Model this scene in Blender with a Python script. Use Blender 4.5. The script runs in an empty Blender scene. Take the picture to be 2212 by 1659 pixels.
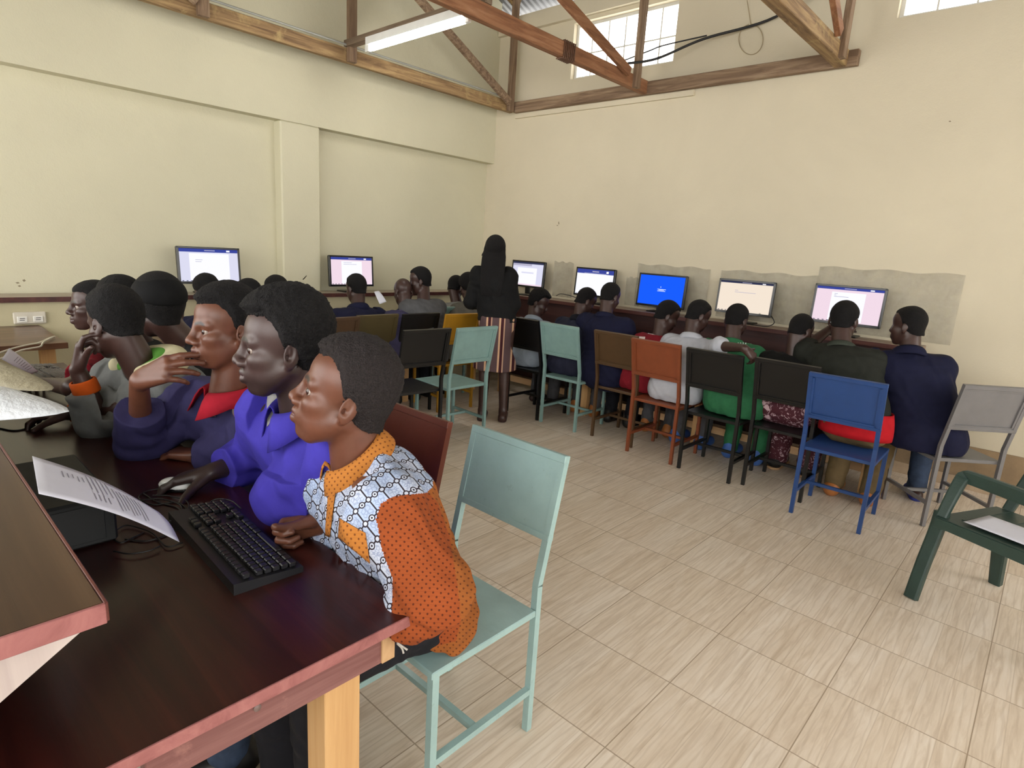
import bpy, math, random
import numpy as np
from mathutils import Vector, Matrix
random.seed(7)
rng = np.random.RandomState(5)
COL = bpy.context.scene.collection
V3 = lambda *a: np.array(a, float)
def nrm(v):
    v = np.asarray(v, float); return v / np.linalg.norm(v)
# ---------------------------------------------------------------- camera
FPX, IW, IH = 1289.8, 2212, 1659
CAM = V3(1.20807, -1.83906, 1.50608)
CF = V3(-0.65217689, 0.72536214, -0.22026136)
CR = V3(0.73296669, 0.67752707, 0.0609664)
CU = V3(-0.19345575, 0.12168336, 0.97353379)
HR = nrm(V3(CR[0], CR[1], 0)); HF = nrm(V3(CF[0], CF[1], 0)); UP = V3(0, 0, 1)
def ray(x, y): return CF + CR * (x - IW / 2) / FPX - CU * (y - IH / 2) / FPX
def at(x, y, axis, val):
    d = ray(x, y); return CAM + d * ((val - CAM[axis]) / d[axis])
def dep(x, y, z): return CAM + ray(x, y) * z
def cv(r, u, f): return nrm(HR * r + UP * u + HF * f)      # right / up / away, as seen when standing at the camera
def solve(px, axis, P):
    """the point P with its coordinate `axis` moved until it stands on the sight line through column px"""
    n = CR * FPX - CF * (px - IW / 2)
    P = np.array(P, float); o = [i for i in range(3) if i != axis]
    P[axis] = CAM[axis] - sum(n[i] * (P[i] - CAM[i]) for i in o) / n[axis]
    return P
cam = bpy.data.cameras.new('camera'); camo = bpy.data.objects.new('camera', cam); COL.objects.link(camo)
cam.sensor_width = 36; cam.lens = FPX / IW * 36; cam.clip_start = .02
camo.matrix_world = Matrix(((CR[0], CU[0], -CF[0], CAM[0]), (CR[1], CU[1], -CF[1], CAM[1]), (CR[2], CU[2], -CF[2], CAM[2]), (0, 0, 0, 1)))
bpy.context.scene.camera = camo
# ---------------------------------------------------------------- objects
def tag(o, label=None, cat=None, group=None, kind=None):
    if label: o['label'] = label
    if cat: o['category'] = cat
    if group: o['group'] = group
    if kind: o['kind'] = kind
    return o
def empty(name, loc, rz=0, label=None, cat=None, group=None):
    o = bpy.data.objects.new(name, None); COL.objects.link(o); o.location = loc; o.rotation_euler = (0, 0, rz)
    o.empty_display_size = .05
    return tag(o, label, cat, group)
def raw_mesh(name, v, faces=None, quads=None):
    me = bpy.data.meshes.new(name)
    if quads is not None:
        v = np.asarray(v, np.float32); q = np.asarray(quads, np.int32)
        me.vertices.add(len(v)); me.vertices.foreach_set('co', v.ravel())
        me.loops.add(q.size); me.loops.foreach_set('vertex_index', q.ravel())
        me.polygons.add(len(q)); me.polygons.foreach_set('loop_start', np.arange(0, q.size, 4, dtype=np.int32))
        me.update(calc_edges=True)
    else:
        me.from_pydata([tuple(p) for p in v], [], faces); me.update()
    return me
def link(name, me, mats, parent=None, loc=None, smooth=False, rz=0):
    o = bpy.data.objects.new(name, me); COL.objects.link(o)
    for m in (mats if isinstance(mats, (list, tuple)) else [mats]): me.materials.append(m)
    if parent is not None: o.parent = parent
    if loc is not None: o.location = loc
    if rz: o.rotation_euler = (0, 0, rz)
    if smooth: me.polygons.foreach_set('use_smooth', np.ones(len(me.polygons), bool))
    return o
def wloc(o):
    v = np.zeros(3)
    while o is not None: v = v + np.array(o.location); o = o.parent
    return v
class MB:
    """collects boxes, bars, tubes and sheets into ONE mesh"""
    def __init__(s): s.v = []; s.f = []; s.m = []; s.sm = []
    def add(s, v, f, m=0, smooth=False):
        b = len(s.v); s.v += [tuple(float(c) for c in p) for p in v]
        s.f += [tuple(b + i for i in q) for q in f]; s.m += [m] * len(f); s.sm += [smooth] * len(f)
    def box(s, lo, hi, m=0, bev=0.0):
        lo = np.minimum(lo, hi).astype(float) if False else np.array(lo, float); hi = np.array(hi, float)
        c = (lo + hi) / 2; s.obox(c, np.eye(3), (hi - lo) / 2, m, bev)
    def obox(s, c, A, h, m=0, bev=0.0):
        """oriented box: columns of A are its axes, h half sizes, bev a chamfer"""
        c = np.asarray(c, float); A = np.asarray(A, float); h = np.abs(np.asarray(h, float))
        if bev <= 0:
            v = [c + A @ (h * V3(i, j, k)) for i in (-1, 1) for j in (-1, 1) for k in (-1, 1)]
            s.add(v, [(0, 1, 3, 2), (4, 6, 7, 5), (0, 4, 5, 1), (2, 3, 7, 6), (0, 2, 6, 4), (1, 5, 7, 3)], m); return
        b = min(bev, h.min() * .9)
        v = []; idx = {}
        for i in (-1, 1):
            for j in (-1, 1):
                for k in (-1, 1):
                    sg = V3(i, j, k)
                    for ax in range(3):
                        q = h - b; q = q.copy(); q[ax] = h[ax]
                        idx[(i, j, k, ax)] = len(v); v.append(c + A @ (sg * q))
        f = []
        def face(keys):
            ids = [idx[k] for k in keys]; P = [v[i] for i in ids]
            n = np.cross(P[1] - P[0], P[2] - P[0]); mid = sum(P) / len(P)
            f.append(tuple(ids) if n @ (mid - c) > 0 else tuple(reversed(ids)))
        for ax in range(3):
            o = [a for a in range(3) if a != ax]
            for sg in (-1, 1):
                ks = []
                for (p, q) in ((-1, -1), (1, -1), (1, 1), (-1, 1)):
                    t = [0, 0, 0]; t[ax] = sg; t[o[0]] = p; t[o[1]] = q; ks.append((*t, ax))
                face(ks)
            for p in (-1, 1):
                for q in (-1, 1):
                    t = [0, 0, 0]; t[o[0]] = p; t[o[1]] = q
                    a = list(t); a[ax] = -1; b2 = list(t); b2[ax] = 1
                    face([(*a, o[0]), (*b2, o[0]), (*b2, o[1]), (*a, o[1])])
        for i in (-1, 1):
            for j in (-1, 1):
                for k in (-1, 1): face([(i, j, k, 0), (i, j, k, 1), (i, j, k, 2)])
        s.add(v, f, m)
    def bar(s, a, b, w, t, m=0, up=None, bev=0.0):
        """rectangular bar from a to b; w across, t along up"""
        a = np.asarray(a, float); b = np.asarray(b, float); d = nrm(b - a)
        up = V3(0, 0, 1) if up is None else np.asarray(up, float)
        if abs(d @ nrm(up)) > .95: up = V3(0, 1, 0)
        x = nrm(np.cross(up, d)); y = np.cross(d, x)
        s.obox((a + b) / 2, np.array([d, x, y]).T, (np.linalg.norm(b - a) / 2, w / 2, t / 2), m, bev)
    def tube(s, pts, r, n=10, m=0, caps=True):
        pts = [np.asarray(p, float) for p in pts]; rs = r if isinstance(r, (list, tuple, np.ndarray)) else [r] * len(pts)
        v = []; f = []; x = None
        for i, p in enumerate(pts):
            d = nrm(pts[min(i + 1, len(pts) - 1)] - pts[max(i - 1, 0)])
            if x is None: x = nrm(np.cross(d, V3(0, 0, 1) if abs(d[2]) < .9 else V3(1, 0, 0)))
            x = nrm(x - d * (x @ d)); y = np.cross(d, x)
            for j in range(n):
                a = 2 * math.pi * j / n; v.append(p + rs[i] * (math.cos(a) * x + math.sin(a) * y))
        for i in range(len(pts) - 1):
            for j in range(n):
                k = (j + 1) % n; f.append((i * n + j, i * n + k, (i + 1) * n + k, (i + 1) * n + j))
        if caps: f.append(tuple(reversed(range(n)))); f.append(tuple((len(pts) - 1) * n + j for j in range(n)))
        s.add(v, f, m, True)
    def prism(s, poly, n, t, m=0):
        """flat polygon pushed along vector n by t"""
        poly = [np.asarray(p, float) for p in poly]; k = len(poly); off = nrm(n) * t
        v = poly + [p + off for p in poly]
        nn = np.cross(poly[1] - poly[0], poly[2] - poly[0])
        f = [tuple(range(k)), tuple(reversed(range(k, 2 * k)))] + [(i, i + k, (i + 1) % k + k, (i + 1) % k) for i in range(k)]
        if nn @ off > 0: f = [tuple(reversed(q)) for q in f]
        s.add(v, f, m)
    def grid(s, P, t=0, m=0):
        """P[i][j] points of a sheet; t gives it thickness along its normals"""
        P = np.asarray(P, float); a, b = P.shape[:2]
        du = np.gradient(P, axis=0); dv = np.gradient(P, axis=1); n = np.cross(du, dv); n /= np.linalg.norm(n, axis=2)[..., None] + 1e-12
        I = lambda i, j, o=0: o + i * b + j
        f = [(I(i, j), I(i + 1, j), I(i + 1, j + 1), I(i, j + 1)) for i in range(a - 1) for j in range(b - 1)]
        v = list(P.reshape(-1, 3))
        if t:
            o = a * b; v += list((P - n * t).reshape(-1, 3))
            f += [tuple(reversed([q + o for q in k])) for k in f]
            rim = [(i, 0) for i in range(a)] + [(a - 1, j) for j in range(1, b)] + [(i, b - 1) for i in range(a - 2, -1, -1)] + [(0, j) for j in range(b - 2, 0, -1)]
            for q in range(len(rim)):
                p0, p1 = rim[q], rim[(q + 1) % len(rim)]
                f.append((I(*p1), I(*p0), I(*p0, o), I(*p1, o)))
        s.add(v, f, m, True)
    def build(s, name, mats, parent=None, loc=None, rz=0):
        v = np.array(s.v)
        if loc is not None and rz == 0 and parent is None: v = v - np.asarray(loc, float)     # world points, origin moved to loc
        elif parent is not None and loc == 'world': v = v - wloc(parent); loc = None
        me = raw_mesh(name, v, s.f)
        me.polygons.foreach_set('material_index', s.m); me.polygons.foreach_set('use_smooth', s.sm)
        return link(name, me, mats, parent, loc, False, rz)
def curve_pts(ctrl, n=8):
    """Catmull-Rom through ctrl"""
    c = [np.asarray(p, float) for p in ctrl]; c = [2 * c[0] - c[1]] + c + [2 * c[-1] - c[-2]]; o = []
    for i in range(1, len(c) - 2):
        for k in range(n):
            t = k / n; a, b, d, e = c[i - 1], c[i], c[i + 1], c[i + 2]
            o.append(.5 * (2 * b + (d - a) * t + (2 * a - 5 * b + 4 * d - e) * t * t + (3 * b - a - 3 * d + e) * t ** 3))
    return o + [c[-2]]
# ---------------------------------------------------------------- materials
def srgb(r, g, b):
    f = lambda c: (c / 12.92 if c <= .04045 else ((c + .055) / 1.055) ** 2.4)
    return tuple(f(c / 255) for c in (r, g, b)) + (1,)
class NT:
    def __init__(s, name):
        s.mat = bpy.data.materials.new(name); s.mat.use_nodes = True; s.t = s.mat.node_tree; s.t.nodes.clear()
        s.out = s.n('ShaderNodeOutputMaterial')
    def n(s, kind, **kw):
        nd = s.t.nodes.new(kind)
        for k, v in kw.items():
            if k.startswith('i_'): nd.inputs[k[2:].replace('_', ' ')].default_value = v
            else: setattr(nd, k, v)
        return nd
    def l(s, a, b): s.t.links.new(a, b)
    def m(s, op, a, b=None, c=None):
        nd = s.n('ShaderNodeMath', operation=op)
        for i, x in enumerate((a, b, c)):
            if x is None: continue
            if isinstance(x, (int, float)): nd.inputs[i].default_value = x
            else: s.l(x, nd.inputs[i])
        return nd.outputs[0]
    def mix(s, fac, a, b, blend='MIX'):
        nd = s.n('ShaderNodeMix', data_type='RGBA', blend_type=blend)
        for i, x in ((0, fac), (6, a), (7, b)):
            if isinstance(x, (int, float, tuple)): nd.inputs[i].default_value = x
            else: s.l(x, nd.inputs[i])
        return nd.outputs[2]
    def noise(s, vec, scale, detail=4, rough=.55, dist=0):
        nd = s.n('ShaderNodeTexNoise'); nd.inputs['Scale'].default_value = scale; nd.inputs['Detail'].default_value = detail
        nd.inputs['Roughness'].default_value = rough; nd.inputs['Distortion'].default_value = dist
        if vec is not None: s.l(vec, nd.inputs['Vector'])
        return nd.outputs['Fac']
    def ramp(s, fac, stops):
        nd = s.n('ShaderNodeValToRGB'); e = nd.color_ramp.elements
        while len(e) < len(stops): e.new(.5)
        for q, (p, c) in zip(e, stops): q.position = p; q.color = c if isinstance(c, tuple) else (c, c, c, 1)
        s.l(fac, nd.inputs[0]); return nd.outputs[0]
    def coord(s, scale=None, which='Object'):
        o = s.n('ShaderNodeTexCoord').outputs[which]
        if scale is None: return o
        mp = s.n('ShaderNodeMapping'); mp.inputs['Scale'].default_value = scale; s.l(o, mp.inputs['Vector']); return mp.outputs[0]
    def bump(s, h, strength, dist=.01):
        b = s.n('ShaderNodeBump'); b.inputs['Strength'].default_value = strength; b.inputs['Distance'].default_value = dist; s.l(h, b.inputs['Height']); return b.outputs[0]
    def bsdf(s, color, rough=.6, normal=None, **kw):
        b = s.n('ShaderNodeBsdfPrincipled')
        for k, v in (('Base Color', color), ('Roughness', rough)):
            if isinstance(v, (int, float, tuple)): b.inputs[k].default_value = v
            else: s.l(v, b.inputs[k])
        for k, v in kw.items(): b.inputs[k.replace('_', ' ')].default_value = v
        if normal is not None: s.l(normal, b.inputs['Normal'])
        s.l(b.outputs[0], s.out.inputs[0]); return s.mat
MAT = {}
def plain(name, c, rough=.5, metal=0, var=.12, vscale=9, bump=0, bscale=60, worn=None, spec=.5):
    """one paint or plastic: even colour with slight wear"""
    if name in MAT: return MAT[name]
    t = NT(name); co = t.coord(); c = srgb(*c)
    d = tuple(x * (1 - var) for x in c[:3]) + (1,); b = tuple(min(1, x * (1 + var)) for x in c[:3]) + (1,)
    n = t.noise(co, vscale, 6, .62)
    col = t.ramp(n, [(.3, d), (.5, c), (.7, b)])
    if worn:
        w = t.ramp(t.noise(co, 23, 8, .7), [(.62, 0.), (.72, 1.)]); col = t.mix(t.m('MULTIPLY', w, .55), col, srgb(*worn))
    nn = t.bump(t.noise(co, bscale, 4), bump) if bump else None
    MAT[name] = t.bsdf(col, rough, nn, Metallic=metal, Specular_IOR_Level=spec); return MAT[name]
def cloth(name, c, var=.16, rough=.85, weave=900, fold=.0, bstr=.25, sheen=.0):
    if name in MAT: return MAT[name]
    t = NT(name); co = t.coord(); c = tuple(x * .64 for x in srgb(*c)[:3]) + (1,)
    d = tuple(x * (1 - var) for x in c[:3]) + (1,); b = tuple(min(1, x * (1 + var)) for x in c[:3]) + (1,)
    col = t.ramp(t.noise(co, 14, 5, .6), [(.3, d), (.5, c), (.72, b)])
    h = t.m('ADD', t.m('MULTIPLY', t.noise(co, 11, 3, .5, .8), 1.0), t.m('MULTIPLY', t.noise(co, weave / 3, 2), .06))
    MAT[name] = t.bsdf(col, rough, t.bump(h, bstr, .02), Specular_IOR_Level=.2, Sheen_Weight=sheen); return MAT[name]
def emit(name, c, k):
    if name in MAT: return MAT[name]
    t = NT(name); e = t.n('ShaderNodeEmission'); e.inputs[0].default_value = srgb(*c); e.inputs[1].default_value = k
    t.l(e.outputs[0], t.out.inputs[0]); MAT[name] = t.mat; return t.mat
def m_wall(name, c):
    t = NT(name); co = t.coord(); c = srgb(*c)
    a = t.ramp(t.noise(co, .9, 6, .6, .3), [(.3, tuple(x * .93 for x in c[:3]) + (1,)), (.6, c), (.8, tuple(min(1, x * 1.05) for x in c[:3]) + (1,))])
    pt = t.ramp(t.noise(co, 2.3, 7, .7, .5), [(.66, 0.), (.78, 1.)])
    a = t.mix(t.m('MULTIPLY', pt, .28), a, srgb(214, 208, 190))
    sp = t.ramp(t.noise(co, 17, 5, .7), [(.74, 0.), (.8, 1.)])
    a = t.mix(t.m('MULTIPLY', sp, .18), a, srgb(130, 118, 92))
    h = t.m('ADD', t.noise(co, 6, 5, .6), t.m('MULTIPLY', t.noise(co, 90, 3), .25))
    return t.bsdf(a, .78, t.bump(h, .22, .02), Specular_IOR_Level=.25)
def m_floor():
    t = NT('wood_look_tile'); co = t.coord(); sx = t.n('ShaderNodeSeparateXYZ'); t.l(co, sx.inputs[0]); x, y = sx.outputs[0], sx.outputs[1]
    T = .42
    u = t.m('DIVIDE', x, T); v = t.m('DIVIDE', y, T)
    fu = t.m('FRACT', u); fv = t.m('FRACT', v); iu = t.m('FLOOR', u); iv = t.m('FLOOR', v)
    pl = t.m('FLOOR', t.m('MULTIPLY', fu, 5.0))                                  # five printed planks in a tile
    cb = t.n('ShaderNodeCombineXYZ'); t.l(pl, cb.inputs[0]); t.l(t.m('ADD', t.m('MULTIPLY', iu, 7.31), pl), cb.inputs[1]); t.l(iv, cb.inputs[2])
    wn = t.n('ShaderNodeTexWhiteNoise', noise_dimensions='3D'); t.l(cb.outputs[0], wn.inputs['Vector']); rnd = wn.outputs['Value']
    g = t.n('ShaderNodeCombineXYZ'); t.l(t.m('MULTIPLY', x, 34.0), g.inputs[0])
    t.l(t.m('ADD', t.m('MULTIPLY', y, 3.2), t.m('MULTIPLY', rnd, 40.0)), g.inputs[1]); t.l(rnd, g.inputs[2])
    gn = t.noise(g.outputs[0], 1.0, 7, .62, 1.1)
    g2 = t.n('ShaderNodeCombineXYZ'); t.l(t.m('MULTIPLY', x, 14.0), g2.inputs[0]); t.l(t.m('ADD', t.m('MULTIPLY', y, 2.4), t.m('MULTIPLY', rnd, 9.0)), g2.inputs[1])
    wv = t.n('ShaderNodeTexWave', wave_type='BANDS'); t.l(g2.outputs[0], wv.inputs['Vector']); wv.inputs['Scale'].default_value = .8; wv.inputs['Distortion'].default_value = 7; wv.inputs['Detail'].default_value = 3
    base = t.ramp(rnd, [(0., srgb(206, 188, 166)), (.35, srgb(216, 199, 178)), (.7, srgb(221, 206, 188)), (1., srgb(228, 216, 201))])
    gr = t.ramp(gn, [(.32, srgb(190, 170, 147)), (.5, srgb(218, 202, 182)), (.68, srgb(232, 220, 205))])
    col = t.mix(.6, base, gr); col = t.mix(t.m('MULTIPLY', t.ramp(wv.outputs['Fac'], [(.82, 0.), (.97, 1.)]), .22), col, srgb(172, 150, 124))
    ed = lambda f, w: t.m('LESS_THAN', t.m('MINIMUM', f, t.m('SUBTRACT', 1.0, f)), w)
    f5 = t.m('FRACT', t.m('MULTIPLY', fu, 5.0))
    col = t.mix(t.m('MULTIPLY', ed(f5, .02), .3), col, srgb(164, 142, 118))
    gro = t.m('MAXIMUM', ed(fu, .0045), ed(fv, .0055))
    col = t.mix(t.m('MULTIPLY', gro, .7), col, srgb(134, 112, 88))
    dirt = t.ramp(t.noise(co, 2.1, 5, .65), [(.5, 0.), (.75, 1.)]); col = t.mix(t.m('MULTIPLY', dirt, .14), col, srgb(140, 122, 100))
    h = t.m('SUBTRACT', t.m('MULTIPLY', gn, .12), gro)
    ro = t.m('ADD', .34, t.m('MULTIPLY', gn, .22))
    return t.bsdf(col, ro, t.bump(h, .25, .004), Specular_IOR_Level=.35)
def m_wood(name, c0, c1, c2, axis=1, rough=.55, scale=1.0, stain=None, coat=0):
    """timber with its grain along the given local axis"""
    if name in MAT: return MAT[name]
    t = NT(name); s = [26 * scale] * 3; s[axis] = 1.6 * scale; co = t.coord(tuple(s)); raw = t.coord()
    n = t.noise(co, 1.0, 7, .65, .9)
    col = t.ramp(n, [(.3, srgb(*c0)), (.5, srgb(*c1)), (.7, srgb(*c2))])
    if stain:
        w = t.ramp(t.noise(raw, 5, 8, .7, .4), [(.55, 0.), (.68, 1.)]); col = t.mix(t.m('MULTIPLY', w, .6), col, srgb(*stain))
    MAT[name] = t.bsdf(col, rough, t.bump(n, .2, .004), Coat_Weight=coat, Coat_Roughness=.2, Specular_IOR_Level=.35); return MAT[name]
# ---------------------------------------------------------------- implicit shapes -> one continuous skin (surface nets)
class Fld:
    def __init__(s, lo, hi, h):
        s.lo = np.array(lo, np.float32); s.h = float(h)
        s.n = np.maximum(((np.array(hi) - s.lo) / h).astype(int) + 2, 4)
        s.a = np.full(s.n, .5, np.float32); s.pad = 0.0
        s.ax = [s.lo[i] + np.arange(s.n[i], dtype=np.float32) * np.float32(h) for i in range(3)]
    def sub(s, lo, hi):
        i0 = np.clip(((np.array(lo) - s.lo) / s.h).astype(int) - 1, 0, s.n - 1); i1 = np.clip(((np.array(hi) - s.lo) / s.h).astype(int) + 3, 1, s.n)
        if np.any(i1 <= i0): return None
        sl = tuple(slice(a, b) for a, b in zip(i0, i1))
        return sl, s.ax[0][sl[0]][:, None, None], s.ax[1][sl[1]][None, :, None], s.ax[2][sl[2]][None, None, :]
    def put(s, fn, lo, hi, k=0.0, mode='u'):
        pad = k + 3 * s.h + getattr(s, 'pad', 0.0)
        r = s.sub(np.asarray(lo) - pad, np.asarray(hi) + pad)
        if r is None: return
        sl, X, Y, Z = r; d = fn(X, Y, Z).astype(np.float32); a = s.a[sl]
        if mode == 's': d = -d; a = -a; d, a = -d, -a
        if mode == 'u':
            if k > 0:
                t = np.clip(.5 + .5 * (a - d) / k, 0, 1); s.a[sl] = a + (d - a) * t - k * t * (1 - t)
            else: s.a[sl] = np.minimum(a, d)
        else:
            d = -d
            if k > 0:
                t = np.clip(.5 - .5 * (a - d) / k, 0, 1); s.a[sl] = a + (d - a) * t + k * t * (1 - t)
            else: s.a[sl] = np.maximum(a, d)
    def cone(s, a, b, ra, rb, k=0.0, mode='u', flat=False):
        a = np.asarray(a, float); b = np.asarray(b, float); ba = b - a; L = max(ba @ ba, 1e-9); r = max(ra, rb)
        def fn(X, Y, Z):
            px, py, pz = X - np.float32(a[0]), Y - np.float32(a[1]), Z - np.float32(a[2])
            t = np.clip((px * np.float32(ba[0]) + py * np.float32(ba[1]) + pz * np.float32(ba[2])) / np.float32(L), 0, 1)
            d = np.sqrt((px - t * np.float32(ba[0])) ** 2 + (py - t * np.float32(ba[1])) ** 2 + (pz - t * np.float32(ba[2])) ** 2) - (np.float32(ra) + t * np.float32(rb - ra))
            if flat: d = np.maximum(d, (px * np.float32(ba[0]) + py * np.float32(ba[1]) + pz * np.float32(ba[2])) / np.float32(math.sqrt(L)) - np.float32(math.sqrt(L)))
            return d
        s.put(fn, np.minimum(a, b) - r, np.maximum(a, b) + r, k, mode)
    def ell(s, c, M, r, k=0.0, mode='u'):
        c = np.asarray(c, float); M = np.asarray(M, float); r = np.asarray(r, float); R = r.max()
        def fn(X, Y, Z):
            p = (X - np.float32(c[0]), Y - np.float32(c[1]), Z - np.float32(c[2])); k0 = 0; k1 = 0
            for i in range(3):
                q = (p[0] * np.float32(M[0, i]) + p[1] * np.float32(M[1, i]) + p[2] * np.float32(M[2, i])) / np.float32(r[i])
                k0 = k0 + q * q; k1 = k1 + (q / np.float32(r[i])) ** 2
            k0 = np.sqrt(k0); k1 = np.sqrt(k1)
            return k0 * (k0 - 1) / np.maximum(k1, 1e-4)
        s.put(fn, c - R, c + R, k, mode)
    def plane(s, p, n, k=0.0, lo=None, hi=None):
        """cut away everything on the side n points to"""
        n = nrm(n); d0 = float(np.asarray(p) @ n)
        r = s.sub(s.lo if lo is None else lo, s.lo + s.n * s.h if hi is None else hi); sl, X, Y, Z = r
        d = (X * np.float32(n[0]) + Y * np.float32(n[1]) + Z * np.float32(n[2]) - np.float32(d0)); a = s.a[sl]
        if k > 0:
            t = np.clip(.5 - .5 * (a - d) / k, 0, 1); s.a[sl] = a + (d - a) * t + k * t * (1 - t)
        else: s.a[sl] = np.maximum(a, d)
    def ripple(s, amp, freq, seed=0, warp=1.6, band=.03):
        idx = np.nonzero(np.abs(s.a) < band)
        p = np.stack([s.ax[i][idx[i]] for i in range(3)], 1) * freq + seed * 3.7
        w = np.stack([np.sin(p @ V3(.9, .5, .7) + 1.1), np.sin(p @ V3(-.6, 1.0, .4) + 2.3), np.sin(p @ V3(.5, -.7, .9) + .4)], 1)
        q = p + warp * w
        f = np.sin(q @ V3(1.3, .4, 1.1)) + .7 * np.sin(q @ V3(-.7, 1.4, 1.7) + 1.7) + .5 * np.sin(q @ V3(2.1, 1.9, -1.3))
        s.a[idx] += (amp * f / 2.2).astype(np.float32)
    def nets(s):
        a = s.a; n = s.n; neg = a < 0; cells = []; pts = []; edges = []
        st = np.array([n[1] * n[2], n[2], 1])
        for ax in range(3):
            s0 = [slice(None)] * 3; s1 = [slice(None)] * 3; s0[ax] = slice(0, -1); s1[ax] = slice(1, None)
            e = np.argwhere(neg[tuple(s0)] != neg[tuple(s1)])
            o = [i for i in range(3) if i != ax]
            ok = np.all((e[:, o] > 0) & (e[:, o] < n[o] - 1), axis=1); e = e[ok]
            if not len(e): continue
            i0 = tuple(e.T); e1 = e.copy(); e1[:, ax] += 1; f0 = a[i0]; f1 = a[tuple(e1.T)]
            t = f0 / (f0 - f1); p = e.astype(np.float64); p[:, ax] += t
            flip = ~neg[i0] if True else None
            base = e @ st; b, c = st[o[0]], st[o[1]]
            q = np.stack([base - b - c, base - c, base, base - b], 1)
            if ax == 1: flip = ~flip
            q[flip] = q[flip][:, ::-1]
            edges.append(q)
            for j in range(4): cells.append(q[:, j]); pts.append(p)
        q = np.concatenate(edges); cells = np.concatenate(cells); pts = np.concatenate(pts)
        u, inv = np.unique(cells, return_inverse=True)
        cnt = np.bincount(inv, minlength=len(u)).astype(float)
        v = np.stack([np.bincount(inv, pts[:, i], minlength=len(u)) / cnt for i in range(3)], 1)
        qi = np.searchsorted(u, q)
        v = s.lo + v * s.h
        # one light smoothing pass
        nb = np.zeros_like(v); ct = np.zeros(len(v))
        for j in range(4):
            i, k = qi[:, j], qi[:, (j + 1) % 4]
            for (x, y) in ((i, k), (k, i)):
                ct += np.bincount(x, minlength=len(v))
                for d in range(3): nb[:, d] += np.bincount(x, v[y, d], minlength=len(v))
        v = .55 * v + .45 * nb / np.maximum(ct, 1)[:, None]
        return v, qi
    def build(s, name, mats, parent=None, origin=None):
        v, q = s.nets()
        o = np.zeros(3) if origin is None else np.asarray(origin, float)
        if parent is not None: o = wloc(parent)
        me = raw_mesh(name, v - o, quads=q)
        ob = link(name, me, mats, parent, None if parent is not None else tuple(o), True)
        return ob, v, q
# ---------------------------------------------------------------- head, hand, hair
def frame(fwd, up=UP):
    f = nrm(fwd); l = nrm(np.cross(up, f)); u = np.cross(f, l); return np.array([f, l, u]).T
def head_sdf(F, o, M, s=1.0, fine=True, nose=1.0, jaw=1.0, ears=True):
    P = lambda x, y, z: o + M @ V3(x * .95, y, z) * s
    E = lambda c, r, k, m='u': F.ell(P(*c), M, V3(*r) * s, k * s, m)
    Cn = lambda a, b, ra, rb, k, m='u': F.cone(P(*a), P(*b), ra * s, rb * s, k * s, m)
    E((-.014, 0, .04), (.086, .075, .085), 0)
    E((.03, 0, .046), (.057, .060, .056), .03)
    E((.034, 0, -.03), (.055, .060, .070), .03)
    for y in (-1, 1):
        Cn((-.004, y * .053 * jaw, -.045), (.052, y * .027 * jaw, -.095), .019, .018, .025)
        E((.036, y * .034 * jaw, -.050), (.040, .027, .042), .02)
        E((.054, y * .044, -.018), (.030, .022, .020), .018)
    E((.072, 0, -.097), (.020, .025, .017), .02)
    E((.070, 0, -.058), (.032, .034, .034), .02)
    if fine:
        for y in (-1, 1):
            Cn((.083, y * .010, .021), (.068, y * .047, .023), .0125, .0110, .014)
            E((.096, y * .034, .002), (.018, .021, .0120), .010, 's')
        Cn((.088, 0, .020), (.108, 0, -.020), .0085, .0120, .012)
        E((.111, 0, -.026), (.0145, .0150 * nose, .0125), .008)
        for y in (-1, 1):
            E((.099, y * .0165 * nose, -.031), (.0145, .0112, .0105), .006)
            E((.103, y * .0095 * nose, -.0415), (.0055, .0048, .0035), .003, 's')
        for y in (-1, 1):
            Cn((.1010, y * .004, -.0552), (.080, y * .0295, -.0622), .0100, .0048, .005)
            Cn((.0995, y * .003, -.0720), (.079, y * .0280, -.0652), .0116, .0052, .005)
            Cn((.116, 0, -.0632), (.084, y * .027, -.0628), .0015, .0015, .003, 's')
        for y in (-1, 1):     # lids round the eyeball
            E((.0705, y * .0325, .003), (.0156, .0165, .0150), .003)
            E((.086, y * .0360, .0020), (.025, .0180, .0069), .0012, 's')
    else:
        Cn((.087, 0, .018), (.108, 0, -.024), .009, .013, .015)
        Cn((.09, -.014, -.062), (.09, .014, -.062), .011, .011, .012)
    for y in (-1, 1) if ears else ():
        A = M @ np.array(Matrix.Rotation(math.radians(y * 24), 3, 'Z')) @ np.array(Matrix.Rotation(math.radians(-12), 3, 'Y'))
        F.ell(P(-.020, y * .077, -.004), A, V3(.0195, .0068, .033) * s, .004 * s)
        F.ell(P(-.012, y * .073, -.031), M, V3(.010, .007, .010) * s, .005 * s)
        if fine:
            F.ell(P(-.0175, y * .0835, .002), A, V3(.0105, .0058, .0215) * s, .003 * s, 's')
            F.ell(P(-.016, y * .0765, .004), A, V3(.005, .0045, .014) * s, .003 * s)
            F.ell(P(-.010, y * .080, -.008), A, V3(.0045, .0065, .006) * s, .002 * s, 's')
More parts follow.
